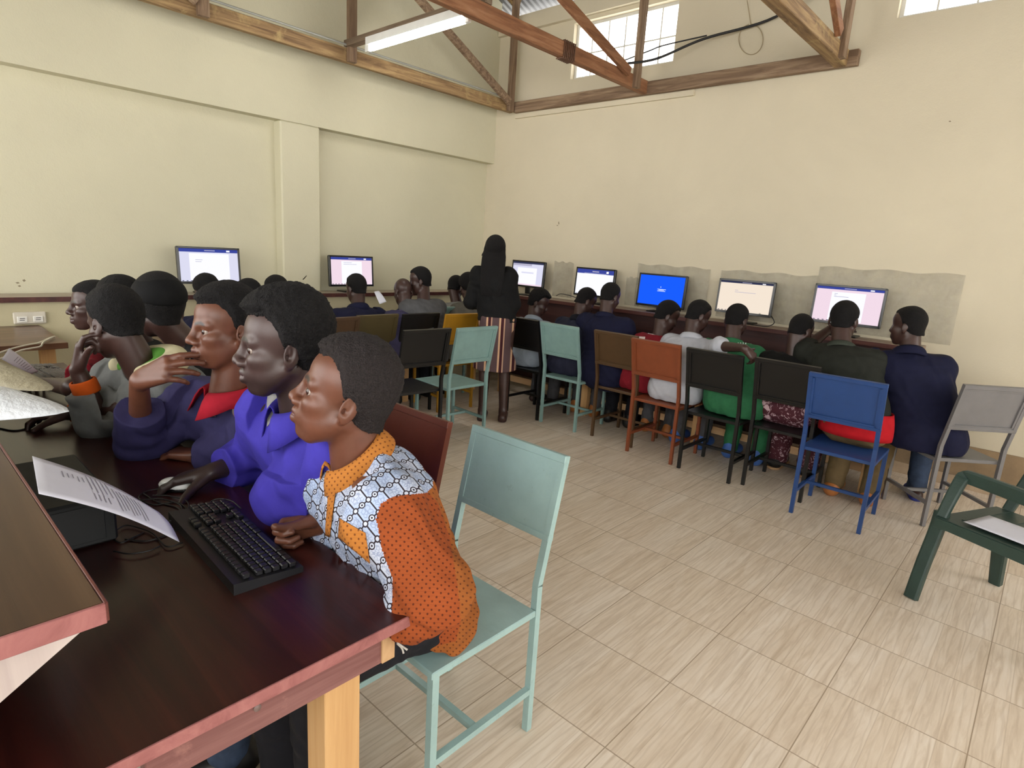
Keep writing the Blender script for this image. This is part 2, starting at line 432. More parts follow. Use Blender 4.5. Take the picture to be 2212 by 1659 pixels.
def eyes(parent, o, M, s, gaze=(1, 0, 0)):
    g = nrm(M @ V3(*gaze))
    for y in (-1, 1):
        c = o + M @ V3(.0705 * .95, y * .0325, .003) * s
        mb = MB(); r = .0140 * s; A = frame(g, M[:, 2]); nu, nv = 20, 14; v = []; f = []; mi = []
        for j in range(nv + 1):
            th = math.pi * j / nv
            for i in range(nu):
                ph = 2 * math.pi * i / nu; v.append(c + A @ (r * V3(math.cos(th), math.sin(th) * math.cos(ph), math.sin(th) * math.sin(ph))))
        for j in range(nv):
            for i in range(nu):
                mb_m = 2 if j < 1 else (1 if j < 3 else 0)
                f.append((j * nu + i, (j + 1) * nu + i, (j + 1) * nu + (i + 1) % nu, j * nu + (i + 1) % nu)); mi.append(mb_m)
        b = len(mb.v); mb.add(v, f, 0, True); mb.m = mi
        mb.build('eye', [MAT_EYE, MAT_IRIS, MAT_PUPIL], parent, 'world')
def paint_face(me_ob, v, o, M, s, beard=0.0, brow=1.0):
    """soft masks for brows, lips and stubble kept on the vertices (r brow and stubble, g lips)"""
    q = ((v - o) @ M) / s; x, y, z = q[:, 0], np.abs(q[:, 1]), q[:, 2]
    sm = lambda e0, e1, t: np.clip((t - e0) / (e1 - e0), 0, 1)
    bz = .0265 + .004 * sm(.012, .032, y) - .006 * sm(.034, .052, y)
    br = (1 - sm(.0030, .0062, np.abs(z - bz))) * sm(.009, .014, y) * (1 - sm(.046, .053, y)) * sm(.05, .06, x) * brow
    up = .0105 * (1 - (y / .0255) ** 2); dn = .0125 * (1 - (y / .0245) ** 2); dz = z + .0625
    lp = sm(-.0015, .0015, up - dz) * sm(-.0015, .0015, dn + dz) * sm(.070, .076, x) * (1 - sm(.022, .026, y))
    be = beard * sm(-.045, -.075, z) * sm(-.03, .0, x) * (1 - lp)
    be = np.maximum(be, beard * .8 * (1 - sm(.004, .009, np.abs(z + .046))) * (1 - sm(.018, .03, y)) * sm(.08, .088, x))
    c = np.zeros((len(v), 4), np.float32); c[:, 0] = np.clip(np.maximum(br, be), 0, 1); c[:, 1] = np.clip(lp, 0, 1); c[:, 3] = 1
    at_ = me_ob.data.color_attributes.new('marks', 'FLOAT_COLOR', 'POINT'); at_.data.foreach_set('color', c.ravel())
HAIRLINE = {'short': ([-.2, -.075, -.045, -.015, -.004, .006, .020, .042, .070, .12], [-.056, -.055, -.045, -.020, .002, .042, .070, .083, .087, .087]),
            'low': ([-.2, -.075, -.045, -.015, .000, .012, .028, .046, .070, .12], [-.060, -.058, -.045, -.020, -.004, .036, .060, .072, .076, .076])}
def hair(parent, o, M, s, h, th=.012, mat=None, line='short', top=0.0, back=0.0, curl=.0022, front=0.0, side=0.0, lift=0.0, fade=.045):
    """the skull's own surface pushed out, thin at the hairline and full above it"""
    F = Fld(o - .215 * s, o + .215 * s, h); F.pad = .06; head_sdf(F, o, M, s, False, 1, 1, False)
    F.cone(o + M @ V3(-.03, 0, -.03) * s, o + M @ V3(-.05, 0, -.09) * s, .054 * s, .054 * s, .02)
    xs, zs = HAIRLINE[line]
    X, Y, Z = F.ax[0][:, None, None] - np.float32(o[0]), F.ax[1][None, :, None] - np.float32(o[1]), F.ax[2][None, None, :] - np.float32(o[2])
    lx = (X * M[0, 0] + Y * M[1, 0] + Z * M[2, 0]) / s; ly = (X * M[0, 1] + Y * M[1, 1] + Z * M[2, 1]) / s; lz = (X * M[0, 2] + Y * M[1, 2] + Z * M[2, 2]) / s
    ln = np.interp(lx, xs, zs) + lift - .10 * np.maximum(.05 - np.abs(ly), 0) * (lx > .03) + .12 * np.maximum(np.abs(ly) - .03, 0) * (lx > .03)
    up_ = lz - ln; fl = np.interp(lx, [.0, .06], [fade, .024]); f = np.clip(up_ / fl, 0, 1); f = f * f * (3 - 2 * f)
    r = np.sqrt(lx * lx + ly * ly + (lz - .03) ** 2) + 1e-6
    t = (th + top * np.clip((lz - .03) / r, 0, 1) + back * np.clip(-lx / r, 0, 1) + front * np.clip(lx / r, 0, 1) + side * np.abs(ly) / r) * (.10 + .90 * f) * s
    F.a = (F.a - t).astype(np.float32)
    d = -up_ * .8 * s; k = .004; a = F.a; tt = np.clip(.5 - .5 * (a - d) / k, 0, 1); F.a = (a + (d - a) * tt + k * tt * (1 - tt)).astype(np.float32)
    for y in (-1, 1): F.ell(o + M @ V3(-.012, y * .088, -.010) * s, M, V3(.026, .022, .036) * s, .004, 's')
    if curl: F.ripple(curl, 330, int(o[0] * 50) % 9, 1.2, .02); F.ripple(curl * .8, 150, int(o[1] * 50) % 7, 1.2, .02)
    ob, v, q = F.build('hair', mat or MAT_HAIR, parent); return ob
def hand_sdf(F, w, u, n, right=True, curl=((25, 30, 20),) * 4, spread=6, thumb=(35, 20, 20, 25), s=1.0, k=.003):
    """w wrist, u the way the knuckles point, n out of the back of the hand; curl: bend at the three joints of index..little (deg);
    thumb: (out, down, bend, bend)"""
    u = nrm(u); n = nrm(n - u * (u @ n)); sd = np.cross(n, u) * (1 if right else -1)       # sd: the thumb side
    def rot(v, ax, deg):
        a = math.radians(deg); return v * math.cos(a) + np.cross(ax, v) * math.sin(a) + ax * (ax @ v) * (1 - math.cos(a))
    axis = -np.cross(n, u)          # turning u about it carries the fingertip toward the palm
    if rot(u, axis, 40) @ n > 0: axis = -axis
    off = (.027, .009, -.009, -.026); reach = (.091, .094, .089, .080); L = (.076, .085, .078, .061); R = (.0098, .0102, .0096, .0084)
    for i in range(4):
        kn = w + u * reach[i] * s + sd * off[i] * s
        F.cone(w + sd * off[i] * .45 * s + u * .008 * s, kn, .0175 * s, .0120 * s, .012 if i else 0.006)
    for i in range(4):
        kn = w + u * reach[i] * s + sd * off[i] * s; d = rot(u, n, 0) + sd * math.tan(math.radians(spread * (1.5 - i) / 1.5)) ; d = nrm(d); p = kn; r = R[i] * s
        for j, fr in enumerate((.46, .30, .24)):
            d = rot(d, axis, curl[i][j]); q = p + d * L[i] * fr * s; r2 = r * (.93, .90, .86)[j]
            F.cone(p, q, r, r2, k if j == 0 else .002); p, r = q, r2
    b = w + u * .022 * s + sd * .022 * s - n * .008 * s
    d = nrm(u * math.cos(math.radians(thumb[0])) + sd * math.sin(math.radians(thumb[0])) - n * math.tan(math.radians(thumb[1])))
    p = b; r = .0165 * s
    for j, ln in enumerate((.044, .034, .028)):
        q = p + d * ln * s; r2 = (.0125, .0108, .0088)[j] * s; F.cone(p, q, r, r2, .008 if j == 0 else .002); p, r = q, r2
        d = nrm(rot(d, n * (-1 if right else 1), -thumb[2 + min(j, 1)] * (1 if True else 1)))
# ---------------------------------------------------------------- people
def m_skin(name, c, lip, rough=.40):
    t = NT(name); co = t.coord(); c = tuple(x * .74 for x in srgb(*c)[:3]) + (1,); lip = tuple(v * .86 for v in lip)
    a = t.ramp(t.noise(co, 26, 5, .6), [(.3, tuple(x * .86 for x in c[:3]) + (1,)), (.52, c), (.75, tuple(x * 1.14 for x in c[:3]) + (1,))])
    at_ = t.n('ShaderNodeAttribute', attribute_name='marks'); sp = t.n('ShaderNodeSeparateColor'); t.l(at_.outputs['Color'], sp.inputs[0])
    a = t.mix(sp.outputs[1], a, srgb(*lip)); a = t.mix(t.m('MULTIPLY', sp.outputs[0], .93), a, srgb(22, 15, 13))
    h = t.m('ADD', t.noise(co, 420, 3), t.m('MULTIPLY', t.noise(co, 90, 3), .6))
    return t.bsdf(a, rough, t.bump(h, .10, .002), Specular_IOR_Level=.45)
def m_hair(name, c):
    t = NT(name); co = t.coord(); c = srgb(*c)
    vo = t.n('ShaderNodeTexVoronoi'); t.l(co, vo.inputs['Vector']); vo.inputs['Scale'].default_value = 260
    nz = t.noise(co, 330, 4, .7)
    h = t.m('ADD', t.m('MULTIPLY', vo.outputs['Distance'], .8), nz)
    a = t.ramp(nz, [(.35, tuple(x * .45 for x in c[:3]) + (1,)), (.65, tuple(x * 1.5 for x in c[:3]) + (1,))])
    return t.bsdf(a, .75, t.bump(h, .9, .006), Specular_IOR_Level=.25)
SKIN = {'a': m_skin('skin_warm_brown', (136, 88, 68), (146, 96, 88)), 'b': m_skin('skin_deep_brown', (76, 56, 53), (80, 59, 59)),
        'c': m_skin('skin_brown', (112, 69, 51), (104, 64, 58)), 'd': m_skin('skin_dark_brown', (72, 49, 43), (76, 52, 48))}
MAT_HAIR = m_hair('black_curly_hair', (19, 17, 18)); MAT_HAIR2 = m_hair('dark_brown_curly_hair', (42, 36, 36))
MAT_EYE = plain('eye_white', (158, 144, 134), .2, var=.03); MAT_IRIS = plain('iris_dark_brown', (48, 26, 18), .15, var=.1); MAT_PUPIL = plain('pupil_black', (6, 5, 5), .1, var=.02)
MAT_NAIL = None
def person(S):
    """S holds the joints (world) and the clothes; returns the body object with clothes and hair as its children"""
    h = S.get('h', .0065); fine = S.get('fine', False); sc = S.get('hs', 1.0)
    o = np.asarray(S['head'], float); M = frame(S['hdir'], S.get('hup', UP)); pel = np.asarray(S['pel'], float); fc = nrm(S['face'])
    lat = nrm(np.cross(UP, fc)) * 1.0                    # points to the person's left
    nb = np.asarray(S.get('nb', o - UP * .165 - fc * .035 + (pel - o) * np.array([1, 1, 0]) * .12), float)
    sw = S.get('sw', .185); dr = S.get('drop', .072)
    sl = nrm(S['slat']) if 'slat' in S else lat
    J = {'sL': nb + sl * sw - UP * dr, 'sR': nb - sl * sw - UP * dr}
    J['hL'] = pel + lat * .085; J['hR'] = pel - lat * .085
    for q, sg in (('L', 1), ('R', -1)):
        J['e' + q] = J['s' + q] - UP * .25 + fc * .14 + sl * sg * .05
        J['w' + q] = J['e' + q] + fc * .22 + UP * .04 - sl * sg * .06
        J['k' + q] = pel + fc * S.get('thigh', .40) + lat * sg * .11 + UP * (.50 - pel[2]) * .8
        J['a' + q] = V3(*(J['k' + q] - fc * S.get('tuck', .06))[:2], .085)
    for k_ in ('sL', 'sR', 'eL', 'eR', 'wL', 'wR', 'kL', 'kR', 'aL', 'aR', 'hL', 'hR'):
        if k_ in S: J[k_] = np.asarray(S[k_], float)
    up_t = nrm(nb - pel)                                 # the torso axis
    chest = nb - up_t * .15 + fc * .0
    base = V3(pel[0], pel[1], 0)
    allp = np.array(list(J.values()) + [o, nb, pel]); pad = .17
    lo = np.minimum(allp.min(0) - pad, pel - .25); hi = np.maximum(allp.max(0) + pad, pel + .25); lo[2] = -.01; hi[2] = max(hi[2], o[2] + .16)
    ah = S.get('ah', 1.0)
    # ---- body
    F = Fld(lo, hi, h)
    tw = S.get('tw', .088); td = S.get('td', .098)       # half spacing and radius of the trunk
    def trunk(F, g, k=.06, low=0.0):
        for t in (-1, 0, 1):
            F.cone(pel + lat * t * tw * .95 - up_t * low, chest + sl * t * tw, td * (1.06 if t else .95) + g, td * (1.05 if t else 1.0) + g, 0 if t == -1 else k)
        for q in 'LR':
            F.cone(nb - up_t * .058, J['s' + q], .052 + g * .7, .056 + g * .8, k)
            F.cone(chest, J['s' + q], .085 + g, .055 + g * .8, k)
    trunk(F, -.012)
    F.cone(o + M @ V3(-.022, 0, -.045) * sc, nb - up_t * .02, .053 * sc, .060 * sc, .02)
    HF_ = Fld(o - .18 * sc, o + .18 * sc, h); 
    for q in 'LR':
        F.cone(J['s' + q], J['e' + q], .045, .040, .03); F.cone(J['e' + q], J['w' + q], .041 * ah, .026 * ah, .012)
        F.cone(J['h' + q], J['k' + q], .078, .056, .03); F.cone(J['k' + q], J['a' + q], .052, .036, .02)
        F.cone(J['a' + q], V3(*(J['a' + q] - fc * .045)[:2], .038), .034, .030, .02); F.cone(V3(*(J['a' + q] - fc * .045)[:2], .038), V3(*(J['a' + q] + fc * .15)[:2], .026), .032, .024, .03)
    head_sdf_into(F, o, M, sc, fine, S)
    for q in 'LR':
        hd = S.get('hand' + q, {})
        if hd is None: continue
        ax = J['w' + q] - J['e' + q]
        hand_sdf(F, J['w' + q], hd.get('u', ax * V3(1, 1, .3)), hd.get('n', UP), q == 'R', hd.get('curl', ((22, 30, 20),) * 4), hd.get('spread', 7), hd.get('thumb', (38, 18, 12, 12)), hd.get('s', 1.0) * sc)
    skin = SKIN[S.get('skin', 'd')]
    body, v, f = F.build('person', skin, None, base)
    tag(body, S['label'], 'person', S.get('group'))
    if fine: paint_face(body, v, o, M, sc, S.get('beard', 0), S.get('brow', 1)); eyes(body, o, M, sc, S.get('gaze', (1, 0, 0)))
    # ---- hair
    hs = S.get('hair', {})
    if hs is not None: hair(body, o, M, sc, min(h, .005) if not fine else h, **hs)
    # ---- top
    g = S.get('ease', .016); hem = S.get('hem', .10)
    Fs = Fld(lo, hi, h); trunk(Fs, g, .06, hem * .6)
    if S.get('hemflare'): Fs.cone(pel - lat * .06 - UP * .02, pel + lat * .06 - UP * .02, S['hemflare'], S['hemflare'], .05)
    slm = S.get('sleeve', ('long', 'long')); sep = S.get('sleeve_mat')
    def sleeve(F, q, kind, g2):
        s_, e_, w_ = J['s' + q], J['e' + q], J['w' + q]; sr = S.get('slr', 1.0)
        if kind == 'long': kind = 1 + S.get('cuff' + q, .92)
        if kind <= 1: F.cone(s_, s_ + (e_ - s_) * kind, (.055 + g2) * sr, (.052 + g2) * sr, .035, 'u', True); return
        F.cone(s_, e_, (.050 + g2) * sr, (.045 + g2) * sr, .035)
        F.cone(e_, e_ + (w_ - e_) * (kind - 1), (.045 + g2) * sr, (.045 + (.034 - .045) * (kind - 1) + g2 * .85) * sr, .02, 'u', True)
    for i, q in enumerate('LR'):
        if not sep or i not in S.get('sep_idx', (0, 1)): sleeve(Fs, q, slm[i], g)
    # neck opening and hem
    nd = nrm(o + M @ V3(-.02, 0, -.05) - nb)
    Fs.cone(nb - up_t * .01, nb + nd * .12, .058 * sc, .064 * sc, .008, 's')
    Fs.plane(nb + up_t * S.get('ncut', .045) - fc * .02, nrm(up_t + fc * S.get('nslope', .45)), .01, nb - .14, nb + .16)
    hz = S.get('hemz', pel[2] - hem); ht = S.get('hemtilt', 0); Fs.plane(V3(pel[0], pel[1], hz), nrm(V3(0, 0, -1) + fc * ht), .008, lo, V3(hi[0], hi[1], hz + .05 + .3 * ht))
    Fs.ripple(S.get('fold', .0045), S.get('foldf', 26), S.get('seed', 1), 1.5, .03)
    top, tv, tf = Fs.build(S.get('topname', 'shirt'), S['top'], body)
    out = {'body': body, 'top': top, 'tv': tv, 'tf': tf, 'J': J, 'nb': nb, 'M': M, 'o': o, 'sc': sc, 'base': base, 'lat': lat, 'sl': sl, 'up_t': up_t, 'fc': fc, 'chest': chest, 'pel': pel, 'lo': lo, 'hi': hi, 'h': h}
    if sep:
        for i, q in enumerate('LR'):
            if i not in S.get('sep_idx', (0, 1)): continue
            Fq = Fld(lo, hi, h); sleeve(Fq, q, slm[i], g + .004); Fq.ripple(S.get('fold', .0045) * 1.4, 30, S.get('seed', 1) + 2, 1.5, .03)
            sc_ = S.get('sleeve_cut', (J['s' + q] + sl * (-1 if i == 0 else 1) * .035, sl * (-1 if i == 0 else 1))); Fq.plane(sc_[0], sc_[1], .006)
            out['sleeve' + q] = Fq.build('sleeve', sep, top)[0]
    # ---- collar: a turned-down band
    cm = S.get('collar')
    if cm: collar_band(top, nb, nd, fc, sl, cm, S.get('collar_r', .070) * sc, S.get('collar_h', .045), S.get('collar_gap', 28), tilt=S.get('collar_tilt', 0))
    # ---- trousers and shoes
    if S.get('legs', True):
        Ft = Fld(lo, hi, h); tr = S.get('tr', .012)
        Ft.cone(pel - lat * .07, pel + lat * .07, .105 + tr, .105 + tr)
        for q in 'LR':
            Ft.cone(J['h' + q], J['k' + q], .086 + tr, .062 + tr, .04); Ft.cone(J['k' + q], J['a' + q], .060 + tr, .046 + tr * S.get('flare', 1), .02)
            if S.get('short_leg'): c = J['k' + q] + (J['a' + q] - J['k' + q]) * S['short_leg']; Ft.plane(c, nrm(J['a' + q] - J['k' + q]), .004, c - .12, c + .12)
        Ft.plane(V3(0, 0, max(.055, 0)), V3(0, 0, -1), .004); Ft.plane(pel + UP * .10, UP, .01)
        Ft.ripple(.004, 28, S.get('seed', 1) + 5, 1.5, .03)
        out['trousers'] = Ft.build(S.get('legname', 'trousers'), S['bottom'], body)[0]
    sh = S.get('shoe')
    if sh:
        for q in 'LR':
            a = J['a' + q]; tdv = nrm(S.get('toe' + q, S.get('toe', fc)) * V3(1, 1, 0)); Fh = Fld(V3(*(a - .24)[:2], -.005), V3(*(a + .24)[:2], .16), min(h, .005))
            lw = S.get('shoe_h', .045) <= 0; Fh.cone(V3(*(a - tdv * .04)[:2], .022 if lw else .046), V3(*(a + tdv * .165)[:2], .018 if lw else .036), .040 if lw else .045, .036 if lw else .040, 0)
            if S.get('shoe_h', .045) > 0: Fh.cone(V3(*(a - tdv * .03)[:2], .05), V3(*(a - tdv * .02)[:2], .05 + S.get('shoe_h', .045)), .043, .043, .03)
            Fh.plane(V3(0, 0, 0.001), V3(0, 0, -1))
            s_ = Fh.build('shoe', sh, body)[0]
            if S.get('sole'):
                F2 = Fld(V3(*(a - .25)[:2], -.005), V3(*(a + .25)[:2], .06), min(h, .005)); F2.cone(V3(*(a - tdv * .045)[:2], .015), V3(*(a + tdv * .165)[:2], .015), .049, .046); F2.plane(V3(0, 0, .018), UP); F2.plane(V3(0, 0, 0.001), V3(0, 0, -1)); F2.build('sole', S['sole'], body)
    return out
def head_sdf_into(F, o, M, sc, fine, S):
    """the head is shaped in a field of its own, then melted into the body's"""
    G = Fld.__new__(Fld); r = F.sub(o - .17 * sc, o + .17 * sc); sl = r[0]
    G.lo = np.array([F.ax[i][sl[i]][0] for i in range(3)], np.float32); G.h = F.h; G.ax = [F.ax[i][sl[i]] for i in range(3)]; G.n = np.array([len(x) for x in G.ax]); G.a = np.full(G.n, .5, np.float32)
    head_sdf(G, o, M, sc, fine, S.get('nose', 1.0), S.get('jaw', 1.0))
    a = F.a[sl]; d = G.a; k = .02; t = np.clip(.5 + .5 * (a - d) / k, 0, 1); F.a[sl] = a + (d - a) * t - k * t * (1 - t)
def collar_band(parent, nb, nd, fc, sl, mat, r=.07, hgt=.045, gap=28, thick=.004, spread=.55, drop=0.016, tilt=0):
    """turned-down collar: stands round the neck, open at the throat"""
    z = nrm(nd * .8 + UP * .2 + fc * tilt); x = nrm(fc - z * (fc @ z)); y = np.cross(z, x); n = 40; P = []
    for i in range(n + 1):
        a = math.radians(gap + (360 - 2 * gap) * i / n); ca, sa = math.cos(a), math.sin(a)
        fr = .5 + .5 * ca; tip = max(0, 1 - min(i, n - i) / 7.0)
        row = []
        for j, (rr, zz) in enumerate(((.0, .0), (.002, hgt * .5), (.006, hgt * .62), (.014, hgt * .45), (.024, hgt * .05), (.030 + .012 * tip, -hgt * (.35 + .75 * tip)))):
            R = r + rr; q = nb + x * (ca * R * 1.02) + y * (sa * R) + z * (zz + .012 - .038 * fr - drop * 0) 
            row.append(q)
        P.append(row)
    mb = MB(); mb.grid(P, thick); return mb.build('collar', mat, parent, 'world')

def split_off(ob, keep_mask, name, mats, parent):
    """moves the faces in keep_mask out of ob into a mesh of their own under parent (same surface, own cloth)"""
    me = ob.data; n = len(me.vertices); V = np.zeros(n * 3); me.vertices.foreach_get('co', V); V = V.reshape(-1, 3)
    Q = np.zeros(len(me.loops), np.int32); me.loops.foreach_get('vertex_index', Q); Q = Q.reshape(-1, 4)
    def sub(q):
        u, inv = np.unique(q, return_inverse=True); return V[u], inv.reshape(-1, 4)
    v, q = sub(Q[keep_mask]); o = link(name, raw_mesh(name, v, quads=q), mats, parent, None, True)
    v, q = sub(Q[~keep_mask]); m2 = raw_mesh(me.name, v, quads=q); m2.polygons.foreach_set('use_smooth', np.ones(len(q), bool))
    for m in me.materials: m2.materials.append(m)
    ob.data = m2; return o
def face_centres(ob, base):
    me = ob.data; c = np.zeros(len(me.polygons) * 3); me.polygons.foreach_get('center', c); return c.reshape(-1, 3) + base
# ---------------------------------------------------------------- the room
def struct(mb, name, mats, label=None):
    o = mb.build(name, mats); o['kind'] = 'structure'
    if label: o['label'] = label
    return o
W_L = m_wall('cream_plaster_gable', (207, 202, 176)); W_B = m_wall('cream_plaster_back', (211, 201, 177))
YB, XL, XR_ = 3.5, -4.10, -4.22
mb = MB(); mb.box((-4.6, -3.4, -.08), (4.2, 3.9, 0)); struct(mb, 'floor', m_floor())
# back wall with two window openings
WIN = [(-3.04, -1.86, 3.27, 3.80), (-.08, 1.30, 3.30, 3.84)]
mb = MB(); y0, y1 = YB, YB + .18
xs = [-4.6, WIN[0][0], WIN[0][1], WIN[1][0], WIN[1][1], 4.2]
for i in range(5):
    if i in (1, 3):
        w = WIN[0 if i == 1 else 1]; mb.box((xs[i], y0, 0), (xs[i + 1], y1, w[2])); mb.box((xs[i], y0, w[3]), (xs[i + 1], y1, 4.02))
    else: mb.box((xs[i], y0, 0), (xs[i + 1], y1, 4.02))
wb_ = struct(mb, 'wall_back', W_B)
mb = MB(); mb.box((-4.09, YB - .05, 3.84), (-1.2, YB - .001, 3.97)); struct(mb, 'trim_1', W_B)            # plastered ring beam above the window
# gable wall on the left: set back below its ring beam, with one pier
mb = MB(); mb.box((-4.45, -3.4, 0), (XR_, YB, 2.60)); mb.box((-4.45, -3.4, 2.48), (XL, YB, 6.2))
wl_ = struct(mb, 'wall_left', W_L)
mb = MB(); mb.obox(((XL + XR_) / 2 - .01, 1.03, 1.235), np.eye(3), ((XL - XR_) / 2 + .01, .19, 1.245), 0, .012); struct(mb, 'trim_2', W_L)
# rough brown plinth band and tile skirting along the back wall
mb = MB(); mb.box((-4.2, YB - .022, .085), (4.2, YB + .01, .315)); struct(mb, 'trim_3', plain('brown_render', (142, 120, 92), .8, var=.2, vscale=6, bump=.3))
mb = MB(); mb.box((-4.2, YB - .034, 0), (4.2, YB + .01, .085)); struct(mb, 'baseboard_back', plain('skirting_tile', (176, 154, 128), .4, var=.12, vscale=14))
# roof: grey sheet, ridge parallel to the back wall
def m_sheet():
    t = NT('grey_roof_sheet'); co = t.coord(); wv = t.n('ShaderNodeTexWave'); t.l(co, wv.inputs['Vector']); wv.inputs['Scale'].default_value = 4.2
    return t.bsdf(t.ramp(t.noise(co, 3, 5), [(.3, srgb(96, 96, 96)), (.7, srgb(128, 128, 126))]), .55, t.bump(wv.outputs['Fac'], .8, .03), Metallic=.3)
mb = MB(); s_ = .36
def roofz(y): return 4.03 + (3.95 - y) * s_
mb.add([(-4.6, 3.95, 4.03), (4.2, 3.95, 4.03), (4.2, -1.6, roofz(-1.6)), (-4.6, -1.6, roofz(-1.6)), (4.2, -3.4, roofz(-1.6) - .5), (-4.6, -3.4, roofz(-1.6) - .5)], [(0, 1, 2, 3), (3, 2, 4, 5)])
mb.add([(-4.6, 3.95, 4.05), (4.2, 3.95, 4.05), (4.2, -1.6, roofz(-1.6) + .02), (-4.6, -1.6, roofz(-1.6) + .02), (4.2, -3.4, roofz(-1.6) - .48), (-4.6, -3.4, roofz(-1.6) - .48)], [(3, 2, 1, 0), (5, 4, 2, 3)])
struct(mb, 'ceiling', m_sheet())
# two unseen sides behind the camera, added to cut grazing light under the desks: parapet walls, piers and lintels round tall open window bays
mb = MB(); mb.box((-4.6, -3.55, 0), (4.35, -3.4, .95)); mb.box((-4.6, -3.55, 2.75), (4.35, -3.4, 5.6))
for x in (-4.6, -2.5, -.3, 1.9, 4.0): mb.box((x, -3.55, .95), (x + .35, -3.4, 2.75))
struct(mb, 'wall_front', W_L)
mb = MB(); mb.box((4.2, -3.4, 0), (4.35, 3.9, .95)); mb.box((4.2, -3.4, 2.75), (4.35, 3.9, 6.1))
for y in (-3.4, -1.2, 1.0, 3.3): mb.box((4.2, y, .95), (4.35, y + .35, 2.75))
struct(mb, 'wall_right', W_B)
# windows
FR_ = plain('white_window_paint', (214, 212, 204), .5, var=.06)
def m_glass():
    t = NT('window_glass'); tr = t.n('ShaderNodeBsdfTransparent'); gl = t.n('ShaderNodeBsdfGlossy'); gl.inputs['Roughness'].default_value = .02
    mx = t.n('ShaderNodeMixShader'); mx.inputs[0].default_value = .06; t.l(tr.outputs[0], mx.inputs[1]); t.l(gl.outputs[0], mx.inputs[2]); t.l(mx.outputs[0], t.out.inputs[0]); return t.mat
GL_ = m_glass()
for k, (xa, xb, za, zb) in enumerate(WIN):
    root = empty('window_%d' % (k + 1), (xa, YB + .08, za)); root['kind'] = 'structure'
    mb = MB(); t = .028; ya, yb = YB + .06, YB + .10
    for a, b in (((xa, ya, za), (xb, yb, za + t)), ((xa, ya, zb - t), (xb, yb, zb)), ((xa, ya, za + t), (xa + t, yb, zb - t)), ((xb - t, ya, za + t), (xb, yb, zb - t))): mb.box(a, b)
    nv = 6
    for i in range(1, nv): x = xa + (xb - xa) * i / nv; mb.box((x - .006, ya + .006, za + t), (x + .006, yb - .006, zb - t))
    zm = za + (zb - za) * .46; mb.box((xa + t, ya + .008, zm - .006), (xb - t, yb - .008, zm + .006))
    mb.build('window_frame', FR_, root, 'world')
    mb = MB(); mb.box((xa + t, YB + .079, za + t), (xb - t, YB + .082, zb - t)); mb.build('pane', GL_, root, 'world')
    if k == 0:      # one casement leaf stands ajar outward at the left end
        mb = MB(); d = .17
        for a, b in (((xa, yb, za + .01), (xa, yb + d, za + .01)), ((xa, yb, zb - .02), (xa, yb + d, zb - .02)), ((xa, yb + d, za), (xa, yb + d, zb - .02))): mb.bar(a, b, .022, .022)
        mb.build('window_sash', FR_, root, 'world')
# ---------------------------------------------------------------- roof timber
TB = m_wood('old_roof_timber', (84, 62, 44), (140, 112, 78), (176, 148, 104), 1, .75, 1.0, (188, 164, 112))
TBr = m_wood('reddish_roof_timber', (104, 66, 44), (140, 96, 66), (166, 122, 90), 1, .7, 1.0, (120, 88, 62))
TBx = m_wood('old_roof_timber_across', (92, 72, 56), (132, 108, 86), (164, 142, 116), 0, .75)
TBz = m_wood('old_roof_timber_upright', (92, 72, 56), (128, 104, 82), (160, 138, 114), 2, .75)
def truss(x, label, main, posts, struts, w=.05, ys=(-3.3, 3.43), extra=()):
    root = empty('roof_truss', (x, 3.43, 3.0), 0, label, 'roof truss', 'timber trusses')
    mb = MB(); mb.box((x - w / 2, ys[0], 3.0), (x + w / 2, ys[1], 3.115), 0, .004); mb.build('bottom_chord', main, root, 'world')
    mb = MB(); mb.bar((x, 3.45, roofz(3.45) - .10), (x, -1.6, roofz(-1.6) - .10), w, .10); mb.build('top_chord', main, root, 'world')
    for (y, sx) in posts:
        mb = MB(); mb.box((x + sx - .022, y - .04, 3.002), (x + sx + .022, y + .04, roofz(y) - .09), 0, .003); mb.build('post', TBz, root, 'world')
    for (ya, za, yb, zb, sx, m) in struts:
        mb = MB(); mb.bar((x + sx, ya, za), (x + sx, yb, zb), .04, .075, 0, None, .003); mb.build('strut', m, root, 'world')
    return root
truss(-3.80, 'weathered timber truss running along the gable wall, chord blotched pale', TB, [(3.36, .05), (1.33, .05), (.10, .05), (-1.2, .05)], [(3.30, 3.08, 1.45, 3.98, .09, TBx), (.05, 3.08, -1.2, 3.9, .09, TBx)])
r2 = truss(-2.08, 'reddish timber truss ending below the barred window, wire wound round its chord', TBr, [(3.20, .045)], [(3.02, 3.09, 1.2, 3.60, .075, TBr)], .06)
mb = MB()
for i in range(7):
    y = 2.14 + i * .022; mb.tube([(-2.08 + .036 * a, y + .004 * k, 3.0575 + .064 * b) for k, (a, b) in enumerate(((-1, -1), (1, -1), (1, 1), (-1, 1), (-1, -1)))], .006, 6)
mb.build('wire_binding', plain('rusty_wire', (92, 62, 44), .7), r2, 'world')
truss(-.385, 'timber truss meeting the free end of the wall plate', TB, [(3.22, .06)], [(3.05, 3.12, 2.3, 3.62, .07, TBr)], .09)
mb = MB(); mb.box((-3.76, 3.415, 3.0), (-.27, 3.47, 3.11), 0, .004); o = mb.build('wall_plate', TBx, None, (-2, 3.44, 3.0)); tag(o, 'long grey-brown timber lying along the back wall under the window', 'beam')
mb = MB(); mb.box((-3.78, 3.472, 2.95), (-1.6, 3.505, 2.999)); struct(mb, 'trim_4', W_B)
